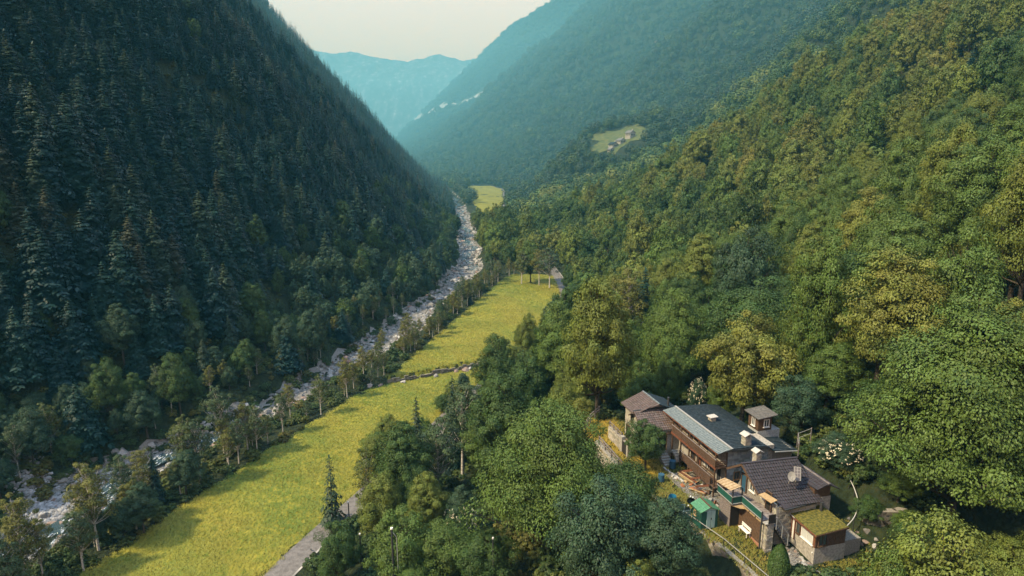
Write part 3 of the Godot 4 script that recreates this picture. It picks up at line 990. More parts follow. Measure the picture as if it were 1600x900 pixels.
func chimney(parent: Node, x: float, y0: float, y1: float, z: float, w: float, gabled := true) -> void:
	var b := MB.new()
	masonry(b, P(x - w / 2, y0, z + w / 2), Vector3(1, 0, 0), Vector3.UP, w, y1 - y0, 0.2, 0.03, [0.6, 1.0])
	masonry(b, P(x - w / 2, y0, z - w / 2), Vector3(0, 0, 1), Vector3.UP, w, y1 - y0, 0.2, 0.03, [0.6, 1.0])
	b.box(P(x, (y0 + y1) / 2, z), Vector3(w - 0.02, y1 - y0, w - 0.02))
	part(parent, "chimney", b, M.stone)
	var c := MB.new()
	for s in [-1, 1]: c.box(P(x + s * w * 0.36, y1 + 0.12, z), Vector3(0.1, 0.24, w * 0.8))
	if gabled:
		c.slab(P(x - w * 0.75, y1 + 0.24, z - w * 0.7), P(x, y1 + 0.5, z - w * 0.7), P(x, y1 + 0.5, z + w * 0.7), P(x - w * 0.75, y1 + 0.24, z + w * 0.7), 0.06)
		c.slab(P(x, y1 + 0.502, z - w * 0.7), P(x + w * 0.75, y1 + 0.24, z - w * 0.7), P(x + w * 0.75, y1 + 0.24, z + w * 0.7), P(x, y1 + 0.502, z + w * 0.7), 0.06)
	else:
		c.slab(P(x - w * 0.8, y1 + 0.24, z - w * 0.7), P(x + w * 0.8, y1 + 0.3, z - w * 0.7), P(x + w * 0.8, y1 + 0.3, z + w * 0.7), P(x - w * 0.8, y1 + 0.24, z + w * 0.7), 0.09)
	part(parent, "chimney_cap", c, M.gravel_flat)

func main_house() -> void:
	var o := building("long_house", "long two-storey house with dark sheet roof and two wooden balconies", "house", 0, 0, 0)
	block(o, "wall", 1.3, 7.0, -0.5, 5.12, -11.1, -0.25, M.cream)
	stones(o, "gable_stones", Vector3(1.3, 0.2, -0.25), Vector3(1, 0, 0), Vector3.UP, 5.0, 4.95, 0.36, 0.08, M.bluestone, [0.4, 1.0])
	# roof
	var rf := roof_slab(o, "roof", [Vector3(1.5, 5.58, -11.4), Vector3(5.7, 5.40, -11.4), Vector3(5.7, 5.40, 0.3), Vector3(1.5, 5.58, 0.3)], 0.16, M.sheet_dark)
	roof_slab(rf, "back_slope", [Vector3(5.7, 5.395, -11.4), Vector3(7.3, 5.1, -11.4), Vector3(7.3, 5.1, -3.2), Vector3(5.7, 5.395, -3.2)], 0.14, M.sheet_dark)
	roof_slab(rf, "lean_to_slope", [Vector3(5.7, 5.385, -3.2), Vector3(6.7, 4.72, -3.2), Vector3(6.7, 4.72, 0.28), Vector3(5.7, 5.385, 0.28)], 0.12, M.sheet_dark)
	roof_slab(rf, "lean_to_slope", [Vector3(6.7, 4.71, -4.4), Vector3(9.5, 4.5, -4.0), Vector3(9.5, 4.45, 0.3), Vector3(6.7, 4.71, 0.27)], 0.12, M.sheet_dark)
	ribs(rf, "roof_seams", Vector3(1.5, 5.58, -11.35), Vector3(0, 0, 11.6), Vector3(4.2, -0.18, 0), 34, 0.035, M.sheet_dark)
	ribs(rf, "roof_seams", Vector3(5.7, 5.395, -11.3), Vector3(0, 0, 8.0), Vector3(1.6, -0.295, 0), 24, 0.035, M.sheet_dark)
	ribs(rf, "roof_seams", Vector3(6.7, 4.71, -3.9), Vector3(0, 0, 4.1), Vector3(2.8, -0.22, 0), 12, 0.035, M.sheet_dark)
	roof_slab(rf, "eave_sheet", [Vector3(1.5, 5.575, 0.28), Vector3(0.02, 5.12, 0.02), Vector3(0.02, 5.12, -11.7), Vector3(1.5, 5.575, -11.4)], 0.07, M.sheet_light)
	ribs(rf, "eave_seams", Vector3(1.5, 5.575, -11.35), Vector3(0, 0, 11.5), Vector3(-1.48, -0.455, 0), 42, 0.03, M.sheet_light)
	beam(rf, "ridge_cap", Vector3(1.5, 5.61, -11.45), Vector3(1.5, 5.61, 0.34), 0.22, 0.06, M.metal_white)
	beam(rf, "fascia", Vector3(0.03, 5.0, -11.68), Vector3(0.03, 5.0, 0.02), 0.05, 0.14, M.wood_red)
	beam(rf, "fascia", Vector3(1.45, 5.36, 0.315), Vector3(5.75, 5.22, 0.315), 0.05, 0.18, M.metal_dark)
	beam(rf, "gutter", Vector3(6.7, 4.6, 0.36), Vector3(9.5, 4.36, 0.36), 0.1, 0.1, M.metal_grey)
	chimney(rf, 3.65, 5.3, 6.35, -0.45, 0.72)
	chimney(rf, 3.6, 5.3, 5.75, -6.8, 0.62, false)
	block(o, "lean_to_wall", 6.9, 9.2, 2.2, 4.5, -3.8, -0.1, M.mortar)
	# balconies
	for lv in [[1.15, -7.4], [3.36, -9.3]]:
		block(o, "balcony_floor", 0.02, 1.32, lv[0] - 0.12, lv[0], lv[1], -0.12, M.wood_long)
	for z in [-9.25, -7.35, -5.55, -3.6, -0.42]:
		block(o, "post", 0.04, 0.17, -0.3, 5.02, z - 0.065, z + 0.065, M.wood)
	block(o, "post", 1.2, 1.32, -0.2, 5.0, -0.2, -0.08, M.wood)
	beam(o, "balcony_beam", Vector3(-0.02, 3.3, -9.4), Vector3(-0.02, 3.3, -7.4), 0.06, 0.26, M.wood_red)
	beam(o, "balcony_beam", Vector3(-0.02, 3.3, -7.38), Vector3(-0.02, 3.3, -0.1), 0.06, 0.24, M.wood_red)
	for k in 4: beam(o, "railing_board", Vector3(-0.03, 3.56 + k * 0.19, -9.3), Vector3(-0.03, 3.56 + k * 0.19, -0.2), 0.03, 0.13, M.wood_red if k == 9 else M.wood_long)
	for k in 4: beam(o, "railing_board", Vector3(0.0, 3.52 + k * 0.2, -0.05), Vector3(1.3, 3.52 + k * 0.2, -0.05), 0.03, 0.12, M.wood_long)
	beam(o, "handrail", Vector3(-0.03, 4.33, -9.35), Vector3(-0.03, 4.33, -0.1), 0.1, 0.06, M.wood_grey)
	for k in 6: beam(o, "railing_board", Vector3(-0.03, 0.95 + k * 0.19, -7.4 + (0.0 if k > 1 else 1.9)), Vector3(-0.03, 0.95 + k * 0.19, -0.95), 0.03, 0.14, M.wood_long)
	beam(o, "handrail", Vector3(-0.03, 2.12, -7.4), Vector3(-0.03, 2.12, -0.95), 0.08, 0.05, M.wood_grey)
	# rows of doors and windows behind them
	for q in [[-8.7, 0.9], [-5.9, 1.0], [-4.2, 0.9], [-2.2, 0.8]]:
		window(o, "window", Vector3(1.28, 4.25, q[0]), q[1], 1.1, "valley", M.plank_pale if q[0] < -8 else M.wood, M.glass)
	door(o, "door", Vector3(1.28, 4.3, -7.3), 0.85, 1.85, "valley", M.wood, M.wood)
	door(o, "door", Vector3(1.28, 2.14, -6.5), 0.9, 1.95, "valley", M.wood, M.dark)
	door(o, "door", Vector3(1.28, 2.14, -5.2), 0.9, 1.95, "valley", M.wood, M.wood_red)
	window(o, "window", Vector3(1.28, 2.2, -3.9), 1.1, 1.5, "valley", M.wood, M.curtain)
	window(o, "window", Vector3(1.28, 2.2, -2.6), 1.0, 1.5, "valley", M.wood, M.glass)
	door(o, "door", Vector3(1.28, 2.14, -1.3), 0.9, 1.95, "valley", M.metal_white, M.dark)
	door(o, "cellar_door", Vector3(1.28, 0.35, -7.9), 1.2, 1.5, "valley", M.stone_flat, M.dark)
	door(o, "cellar_door", Vector3(1.28, 0.2, -3.0), 2.0, 1.4, "valley", M.wood, M.dark)
	window(o, "window", Vector3(2.6, 2.2, -0.18), 0.7, 0.9, "near", M.wood, M.glass)
	# the cellar arch and its steps
	var b := MB.new()
	for i in 9:
		var a := PI * i / 8.0
		b.col = Color(0.8, 0.8, 0.78)
		b.box(P(0.35, 0.5 + 0.75 * sin(a), -8.55 + 0.8 * cos(a)), Vector3(1.2, 0.24, 0.3), Basis(Vector3(1, 0, 0), -a + PI / 2))
	part(o, "arch", b, M.stone)

func hut() -> void:
	var o := building("hillside_hut", "small dark wooden hut with corrugated grey roof on a white base", "hut", 7.6, 4.3, -3.8)
	block(o, "base_wall", 6.86, 9.7, 4.0, 5.4, -4.7, -2.95, M.plaster)
	block(o, "wall", 6.9, 8.6, 5.45, 7.0, -4.7, -3.0, M.wood)
	for k in 9: block(o, "plank", 6.865, 6.9, 5.47, 7.0, -4.7 + k * 0.19, -4.53 + k * 0.19, M.wood)
	for k in 9: block(o, "plank", 6.91 + k * 0.188, 7.08 + k * 0.188, 5.47, 7.0, -3.0, -2.965, M.wood)
	roof_slab(o, "roof", [Vector3(6.45, 7.2, -5.0), Vector3(8.9, 7.45, -5.0), Vector3(8.9, 7.35, -2.45), Vector3(6.45, 7.1, -2.45)], 0.06, M.sheet_grey)
	ribs(o, "roof_ribs", Vector3(6.47, 7.2, -5.0), Vector3(2.4, 0.245, 0), Vector3(0, -0.1, 2.55), 18, 0.05, M.sheet_grey)
	window(o, "window", Vector3(6.85, 6.3, -3.75), 0.6, 0.95, "valley", M.white, M.glass)
	window(o, "window", Vector3(7.9, 6.3, -2.95), 0.7, 0.9, "near", M.white, M.glass)

func annex() -> void:
	var o := building("stone_annex", "stone annex with grey plaster wall and brown tiled roof", "house", -1, 0.6, -11.3)
	block(o, "wall", -2.95, 1.28, 0.0, 3.5, -13.0, -9.85, M.plaster)
	var gm := MB.new()
	gm.hexa([P(-2.95, 3.5, -13.0), P(1.28, 3.5, -13.0), P(1.28, 3.5, -10.0), P(-2.95, 3.5, -10.0), P(-2.95, 4.8, -12.75), P(1.28, 4.8, -12.75), P(1.28, 4.8, -12.65), P(-2.95, 4.8, -12.65)])
	part(o, "gable", gm, M.cream)
	var rf := roof_slab(o, "roof", [Vector3(-3.3, 4.95, -12.7), Vector3(1.4, 4.95, -12.7), Vector3(1.4, 3.46, -9.6), Vector3(-3.5, 3.46, -10.1)], 0.14, M.wood)
	roof_slab(rf, "back_slope", [Vector3(-3.3, 4.945, -12.72), Vector3(1.4, 4.945, -12.72), Vector3(1.4, 3.9, -14.2), Vector3(-3.3, 3.9, -14.2)], 0.14, M.tile_brown)
	tiles(rf, "roof_tiles", Vector3(-3.35, 4.96, -12.7), Vector3(4.75, 0, 0), Vector3(-0.06, -1.49, 2.9), 17, 10, M.tile_brown)
	beam(rf, "ridge_cap", Vector3(-3.4, 5.0, -12.7), Vector3(1.4, 5.0, -12.7), 0.2, 0.08, M.metal_dark)
	beam(rf, "gutter", Vector3(-3.5, 3.4, -9.98), Vector3(1.3, 3.4, -9.5), 0.1, 0.1, M.metal_dark)
	door(o, "door", Vector3(-0.75, 1.9, -9.83), 0.95, 2.0, "near", M.plank_pale, M.dark)
	beam(o, "lintel", Vector3(-1.5, 3.02, -9.72), Vector3(0.1, 3.02, -9.72), 0.25, 0.12, M.wood)
	window(o, "window", Vector3(-2.98, 2.7, -11.6), 0.8, 0.9, "valley", M.wood, M.glass)
	block(o, "balcony_floor", -3.6, -2.96, 1.9, 2.0, -12.9, -10.4, M.wood_long)
	for k in 3: beam(o, "railing_board", Vector3(-3.58, 2.15 + k * 0.25, -12.9), Vector3(-3.58, 2.15 + k * 0.25, -10.4), 0.03, 0.12, M.wood_long)
	# outside stair
	var st := building("stone_steps", "short flight of grey stone steps below the annex door", "steps", -1.0, 0.0, -8.4)
	for k in 5: block(st, "step", -1.6, -0.5, 0.1 * k - 0.2, 0.16 + 0.16 * k, -7.6 - 0.33 * (k + 1), -7.6 - 0.33 * k - 0.004, M.stone_flat)

func cottage() -> void:
	var o := building("cottage", "old stone cottage with pale wall and brown gabled roof furthest up the hamlet", "house", -0.4, 0.4, -14)
	block(o, "wall", -2.75, 2.1, -0.5, 4.55, -16.0, -13.05, M.cream)
	var g := MB.new()
	g.hexa([P(-2.75, 4.55, -16.0), P(2.1, 4.55, -16.0), P(2.1, 4.55, -13.05), P(-2.75, 4.55, -13.05), P(-0.35, 5.65, -16.0), P(-0.25, 5.65, -16.0), P(-0.25, 5.65, -13.05), P(-0.35, 5.65, -13.05)])
	part(o, "gable", g, M.cream)
	var rf := roof_slab(o, "roof", [Vector3(-0.3, 5.8, -16.4), Vector3(-0.3, 5.8, -12.0), Vector3(-3.3, 4.6, -12.9), Vector3(-3.25, 4.6, -16.4)], 0.12, M.tile_brown)
	roof_slab(rf, "back_slope", [Vector3(-0.3, 5.802, -16.4), Vector3(-0.3, 5.802, -12.0), Vector3(2.7, 4.6, -12.0), Vector3(2.7, 4.6, -16.4)], 0.12, M.sheet_dark)
	tiles(rf, "roof_tiles", Vector3(-0.3, 5.81, -16.4), Vector3(0, 0, 4.1), Vector3(-2.95, -1.2, 0), 16, 12, M.tile_brown, 0.65, 0.95)
	beam(rf, "ridge_cap", Vector3(-0.3, 5.84, -16.45), Vector3(-0.3, 5.84, -12.0), 0.2, 0.06, M.sheet_light)
	var c := MB.new()
	c.tube([P(1.2, 4.9, -12.6), P(1.2, 6.3, -12.6)], [0.13, 0.13], 8)
	part(rf, "chimney_pipe", c, M.metal_dark)
	stones(o, "wall_stones", Vector3(-2.75, -0.4, -16.0), Vector3(0, 0, 1), Vector3.UP, 2.95, 4.9, 0.34, 0.05, M.stone, [0.75, 1.1])
	window(o, "window", Vector3(-2.82, 3.4, -14.0), 0.7, 0.9, "valley", M.wood, M.glass)
	door(o, "door", Vector3(-2.82, 1.2, -15.0), 0.9, 1.9, "valley", M.wood, M.dark)
	# the walled forecourt
	var w := building("forecourt_wall", "rough stone forecourt wall with a dark doorway before the cottage", "wall", -4.6, 0.3, -13)
	block(w, "wall_core", -4.75, -4.45, -0.6, 1.5, -16.6, -10.9, M.mortar)
	stones(w, "stones", Vector3(-4.75, -0.6, -16.6), Vector3(0, 0, 1), Vector3.UP, 3.6, 2.15, 0.36, 0.07, M.stone)
	block(w, "doorway", -4.80, -4.7, -0.1, 1.45, -12.4, -11.2, M.dark)
	block(w, "pier", -4.85, -4.4, -0.5, 1.9, -12.95, -12.4, M.stone_flat)
	block(w, "pier", -4.85, -4.4, -0.5, 1.8, -11.2, -10.8, M.stone_flat)
	for k in 2: beam(w, "rail", Vector3(-4.6, 1.75 + k * 0.35, -16.6), Vector3(-4.6, 1.75 + k * 0.35, -13.0), 0.08, 0.08, M.wood_grey)
	for k in 4: block(w, "post", -4.66, -4.54, 1.4, 2.2, -16.6 + k * 1.18, -16.48 + k * 1.18, M.wood_grey)

func lower_house() -> void:
	var o := building("lower_house", "stone house with dark tiled roof, green balcony and tan awning", "house", 2, 0, 6)
	block(o, "wall", 1.15, 5.5, -0.6, 3.5, 2.4, 8.1, M.mortar)
	var g := MB.new()
	g.hexa([P(0.85, 2.7, 2.4), P(5.5, 3.5, 2.4), P(5.5, 3.5, 7.6), P(0.85, 2.7, 5.8), P(0.85, 5.85, 4.1), P(5.5, 5.85, 4.1), P(5.5, 5.85, 4.3), P(0.85, 5.85, 4.3)])
	part(o, "gable", g, M.mortar)
	var e := (Vector3(5.9, 6.1, 4.6) - Vector3(-0.1, 6.1, 4.2)) / 6.0
	var rf := roof_slab(o, "roof", [Vector3(-0.1, 6.1, 4.2), Vector3(5.9, 6.1, 4.55), Vector3(5.9, 4.3, 6.95), Vector3(0.1, 4.3, 6.7)], 0.14, M.tile_dark)
	roof_slab(rf, "lower_slope", [Vector3(1.3, 4.297, 6.75), Vector3(5.9, 4.297, 6.95), Vector3(5.3, 3.5, 8.15), Vector3(1.7, 3.5, 8.5)], 0.14, M.tile_dark)
	roof_slab(rf, "back_slope", [Vector3(-0.1, 6.095, 4.18), Vector3(5.9, 6.095, 4.52), Vector3(5.9, 4.6, 2.2), Vector3(-0.2, 4.6, 2.0)], 0.14, M.tile_dark)
	tiles(rf, "roof_tiles", Vector3(-0.1, 6.11, 4.2), Vector3(6.0, 0, 0.35), Vector3(0.15, -1.8, 2.5), 22, 9, M.tile_dark, 0.6, 1.0)
	tiles(rf, "roof_tiles", Vector3(1.25, 4.31, 6.72), Vector3(4.6, 0, 0.2), Vector3(0.2, -0.8, 1.5), 17, 5, M.tile_dark, 0.6, 1.0)
	beam(rf, "ridge_cap", Vector3(-0.15, 6.15, 4.2), Vector3(5.95, 6.15, 4.55), 0.24, 0.09, M.tile_dark)
	beam(rf, "verge_board", Vector3(-0.12, 6.0, 4.2), Vector3(0.07, 4.2, 6.75), 0.06, 0.2, M.wood)
	beam(rf, "verge_board", Vector3(-0.12, 6.0, 4.18), Vector3(-0.2, 4.5, 2.0), 0.06, 0.2, M.wood)
	beam(rf, "gutter", Vector3(1.7, 3.42, 8.58), Vector3(5.3, 3.42, 8.23), 0.12, 0.1, M.metal_dark)
	beam(rf, "snow_bar", Vector3(1.0, 4.75, 6.15), Vector3(2.6, 4.78, 6.25), 0.04, 0.04, M.metal_grey)
	chimney(rf, 2.05, 5.6, 6.6, 3.55, 0.6)
	# satellite dish and solar panel
	var d := MB.new()
	var ring := 18
	var ctr := P(3.35, 5.75, 7.0)
	var dn := Vector3(-0.35, 0.35, 0.87).normalized()
	var dx := dn.cross(Vector3.UP).normalized()
	var dy := dx.cross(dn)
	for i in ring:
		var a := TAU * i / ring
		var a2 := TAU * (i + 1) / ring
		var p := ctr + (dx * cos(a) * 0.36 + dy * sin(a) * 0.46) + dn * 0.08
		var q := ctr + (dx * cos(a2) * 0.36 + dy * sin(a2) * 0.46) + dn * 0.08
		d.tri(ctr, q, p)
		d.tri(ctr - dn * 0.02, p, q)
	d.tube([ctr - dn * 0.01, ctr + Vector3(0, -0.9, -0.3)], [0.03, 0.03], 6)
	d.tube([ctr - dy * 0.4, ctr + dn * 0.45], [0.015, 0.015], 5)
	part(o, "satellite_dish", d, M.metal_white)
	var s := MB.new()
	var sc := P(4.25, 5.75, 6.7)
	var sn := Vector3(-0.45, 0.55, 0.7).normalized()
	var sx := Vector3.UP.cross(sn).normalized()
	var sb := Basis(sx, sn.cross(sx), sn)
	s.box(sc, Vector3(0.62, 1.25, 0.04), sb)
	s.tube([sc - sn * 0.03, sc + Vector3(0.05, -1.0, -0.2)], [0.035, 0.035], 6)
	var sp := part(o, "solar_panel", s, M.metal_white)
	for i in 8:
		boxpart(sp, "solar_cell", sc + sb * Vector3(-0.14 + 0.28 * (i % 2), -0.45 + 0.3 * (i / 2), 0.022), Vector3(0.25, 0.27, 0.012), M.solar, sb)
	# side wing behind the ridge
	block(o, "wing_base", 5.5, 7.4, 1.4, 3.55, 4.2, 7.75, M.cream)
	block(o, "wing_wall", 5.55, 7.3, 3.55, 4.6, 4.2, 7.7, M.wood)
	for k in 14: block(o, "plank", 5.515, 5.55, 3.56, 4.6, 5.0 + k * 0.19, 5.17 + k * 0.19, M.wood)
	var wr := roof_slab(o, "wing_roof", [Vector3(6.5, 5.2, 4.0), Vector3(6.6, 5.15, 8.3), Vector3(5.5, 4.62, 7.8), Vector3(5.2, 4.65, 4.6)], 0.12, M.tile_dark)
	roof_slab(wr, "back_slope", [Vector3(6.5, 5.202, 4.0), Vector3(6.6, 5.152, 8.3), Vector3(7.8, 4.55, 8.3), Vector3(7.8, 4.55, 4.0)], 0.12, M.tile_dark)
	tiles(wr, "roof_tiles", Vector3(6.5, 5.21, 4.1), Vector3(0.1, -0.05, 4.15), Vector3(-1.15, -0.55, -0.1), 15, 4, M.tile_dark, 0.7, 1.05)
	beam(wr, "ridge_cap", Vector3(6.5, 5.24, 4.0), Vector3(6.6, 5.19, 8.32), 0.2, 0.07, M.wood_grey)
	# valley face in stone
	stones(o, "wall_stones", Vector3(1.15, -0.6, 5.6), Vector3(0, 0, 1), Vector3.UP, 2.5, 4.4, 0.3, 0.06, M.stone, [0.6, 1.05])
	stones(o, "wall_stones", Vector3(1.15, -0.6, 8.1), Vector3(1, 0, 0), Vector3.UP, 4.3, 4.0, 0.3, 0.06, M.stone, [0.5, 0.9])
	door(o, "door", Vector3(0.95, 3.7, 7.2), 0.85, 1.9, "valley", M.wood, M.dark)
	window(o, "window", Vector3(0.82, 3.9, 4.9), 0.8, 1.0, "valley", M.white, M.glass)
	door(o, "door", Vector3(0.8, 3.65, 3.6), 0.9, 1.9, "valley", M.wood, M.tarp)
	window(o, "window", Vector3(1.02, 3.9, 6.3), 0.4, 0.9, "valley", M.white, M.curtain, 0)
	# balcony
	var bf := MB.new()
	bf.hexa([P(-1.7, 2.58, 3.0), P(1.1, 2.58, 3.0), P(1.1, 2.58, 5.4), P(-1.7, 2.58, 5.4), P(-1.7, 2.72, 3.0), P(1.1, 2.72, 3.0), P(1.1, 2.72, 5.4), P(-1.7, 2.72, 5.4)])
	part(o, "balcony_floor", bf, M.wood_grey)
	block(o, "balcony_floor", -0.62, 1.1, 2.58, 2.715, 5.402, 8.5, M.wood_grey)
	beam(o, "railing_panel", Vector3(-1.72, 3.06, 2.9), Vector3(-1.72, 3.06, 5.4), 0.03, 0.72, M.green_dark)
	beam(o, "railing_panel", Vector3(-1.72, 3.06, 5.42), Vector3(-0.66, 3.06, 5.42), 0.03, 0.72, M.green_dark)
	beam(o, "railing_panel", Vector3(-0.66, 3.06, 5.45), Vector3(-0.66, 3.06, 8.5), 0.03, 0.72, M.green_dark)
	for y in [3.5, 2.78]:
		beam(o, "handrail", Vector3(-1.75, y, 2.88), Vector3(-1.75, y, 5.45), 0.05, 0.05, M.metal_grey)
		beam(o, "handrail", Vector3(-1.75, y, 5.46), Vector3(-0.66, y, 5.46), 0.05, 0.05, M.metal_grey)
		beam(o, "handrail", Vector3(-0.69, y, 5.48), Vector3(-0.69, y, 8.52), 0.05, 0.05, M.metal_grey)
	for p in [[-1.7, 5.4], [-1.7, 3.0], [-0.68, 5.4], [-0.68, 8.5]]:
		block(o, "post", p[0] - 0.05, p[0] + 0.05, -0.2 if p[1] > 5.41 else 2.7, 4.3 if p[1] < 5.41 else 3.6, p[1] - 0.05, p[1] + 0.05, M.metal_dark)
	for k in 3: beam(o, "balcony_trim", Vector3(-0.66, 2.5, 5.75 + k * 0.95), Vector3(-0.66, 2.5, 6.55 + k * 0.95), 0.05, 0.13, M.plank_pale)
	roof_slab(o, "balcony_soffit", [Vector3(-1.7, 2.575, 5.35), Vector3(-0.3, 2.575, 5.35), Vector3(-0.3, 2.4, 6.1), Vector3(-1.0, 2.4, 5.8)], 0.04, M.plank_pale)
	# awnings
	var aw := MB.new()
	aw.slab(P(-1.55, 4.62, 3.75), P(-0.95, 4.62, 5.6), P(-2.05, 4.3, 5.55), P(-2.35, 4.3, 3.6), 0.03)
	var awn := part(o, "awning", aw, M.canvas)
	for k in 5:
		var f := 0.1 + 0.2 * k
		beam(awn, "awning_rib", Vector3(-1.55, 4.65, 3.75).lerp(Vector3(-0.95, 4.65, 5.6), f), Vector3(-2.35, 4.33, 3.6).lerp(Vector3(-2.05, 4.33, 5.55), f), 0.07, 0.035, M.plank_pale)
	roof_slab(o, "door_canopy", [Vector3(0.45, 4.62, 7.15), Vector3(1.1, 4.3, 8.15), Vector3(0.5, 4.05, 8.1), Vector3(-0.1, 4.42, 7.0)], 0.05, M.plank_pale)
	# timber store below
	block(o, "timber_and_shade_wall", -1.45, -1.4, -0.3, 2.57, 3.1, 4.9, M.wood)
	for k in 9: block(o, "plank", -1.49, -1.45, -0.1 + k * 0.295, 0.16 + k * 0.295, 3.1, 4.9, M.wood_grey)
	block(o, "timber_and_shade_wall", -1.4, -0.45, -0.3, 2.57, 4.82, 4.88, M.dark)  # dark sheet standing for the shade inside the open recess
	block(o, "timber_and_shade_wall", -0.45, -0.4, 0.0, 2.57, 4.9, 8.15, M.wood)
	for k in 11: block(o, "plank", -0.44, -0.41 - 0.03 * (k % 2), 0.05 + k * 0.225, 0.255 + k * 0.225, 4.92, 8.13, M.wood)
	block(o, "plinth", -0.5, -0.3, -0.6, 0.05, 4.9, 8.15, M.orange_dull)
	# stair and its pier
	block(o, "pier", -0.35, 0.35, -0.8, 2.5, 8.16, 8.9, M.mortar)
	stones(o, "pier_stones", Vector3(-0.35, -0.8, 8.16), Vector3(0, 0, 1), Vector3.UP, 0.74, 3.2, 0.26, 0.05, M.stone, [0.6, 1.05])
	stones(o, "pier_stones", Vector3(-0.35, -0.8, 8.9), Vector3(1, 0, 0), Vector3.UP, 0.7, 3.2, 0.26, 0.05, M.stone, [0.6, 1.05])
	block(o, "landing", -0.6, 0.4, 2.5, 2.6, 8.17, 9.0, M.stone_flat)
	block(o, "landing_panel", -0.35, 0.38, 2.62, 3.5, 9.0, 9.04, M.dark)
	for k in 9: block(o, "step", 0.4 + k * 0.19, 0.4 + (k + 1) * 0.19 + 0.12, 2.08 - k * 0.27, 2.22 - k * 0.27, 8.17, 8.98, M.stone_dark)
	beam(o, "stair_rail", Vector3(0.4, 3.3, 9.02), Vector3(2.1, 0.95, 9.02), 0.05, 0.05, M.metal_grey)
	for k in 3: block(o, "stair_post", 0.5 + k * 0.7, 0.55 + k * 0.7, 1.9 - k * 0.95, 3.15 - k * 0.95, 9.0, 9.05, M.metal_grey)

func moss_annex() -> void:
	var o := building("mossy_annex", "low white annex with a flat moss-green roof at the hamlet's near end", "house", 4.5, -0.6, 9.6)
	block(o, "base_wall", 2.95, 6.25, -1.3, 1.0, 8.75, 11.25, M.cream)
	block(o, "base_wall", 2.95, 6.25, -1.0, 2.5, 8.12, 8.749, M.cream)
	block(o, "side_wall", 6.25, 8.2, -0.6, 1.0, 8.9, 11.0, M.mortar)
	block(o, "wall", 2.98, 6.2, 1.0, 2.48, 8.75, 11.22, M.wood)
	for k in 16: block(o, "plank", 2.945, 2.98, 1.01, 2.48, 8.8 + k * 0.151, 8.935 + k * 0.151, M.wood_red2)
	for k in 17: block(o, "plank", 2.99 + k * 0.188, 3.16 + k * 0.188, 1.01, 2.48, 11.22, 11.255, M.wood)
	var rf := roof_slab(o, "roof", [Vector3(2.72, 2.72, 7.75), Vector3(6.45, 2.76, 7.75), Vector3(6.3, 2.66, 11.35), Vector3(2.62, 2.62, 11.65)], 0.14, M.moss)
	var b := MB.new()
	for i in 1800:
		var f := rng.randf()
		var x := rng.randf_range(2.75, 6.3)
		var z := lerpf(7.8, 11.35, f)
		var s := rng.randf_range(0.012, 0.03)
		var p := P(x, 2.72 - 0.1 * f, z)
		b.tri(p + Vector3(-s, -0.01, s), p + Vector3(0, s * 0.45, 0), p + Vector3(s, -0.01, s))
		b.tri(p + Vector3(-s, -0.01, -s), p + Vector3(-s, -0.01, s), p + Vector3(0, s * 0.45, 0))
		b.tri(p + Vector3(s, -0.01, s), p + Vector3(0, s * 0.45, 0), p + Vector3(s, -0.01, -s))
	tag(part(rf, "moss", b, M.moss), "", "", "", "stuff")
	beam(rf, "roof_edge", Vector3(2.66, 2.55, 7.75), Vector3(2.58, 2.48, 11.68), 0.05, 0.16, M.wood_red)
	beam(rf, "roof_edge", Vector3(2.6, 2.48, 11.68), Vector3(6.34, 2.53, 11.38), 0.05, 0.16, M.wood)
	beam(rf, "gutter", Vector3(2.6, 2.72, 7.7), Vector3(2.55, 2.66, 8.9), 0.06, 0.06, M.metal_white)
	var c := MB.new()
	c.tube([P(5.75, 2.6, 8.5), P(5.75, 3.55, 8.5)], [0.15, 0.15], 10)
	part(rf, "chimney_pipe", c, M.metal_dark)
	window(o, "window", Vector3(2.93, 1.72, 10.25), 1.5, 1.15, "valley", M.white, M.curtain)
	window(o, "window", Vector3(2.93, 1.72, 9.1), 0.5, 1.15, "valley", M.wood, M.glass, 0)
	window(o, "window", Vector3(3.7, 1.72, 11.27), 0.9, 1.1, "near", M.wood, M.glass)
	door(o, "door", Vector3(2.93, 1.35, 8.45), 0.5, 2.1, "valley", M.wood_red, M.white)
	block(o, "wall_lamp", 2.86, 2.95, 0.4, 0.52, 11.0, 11.1, M.white)

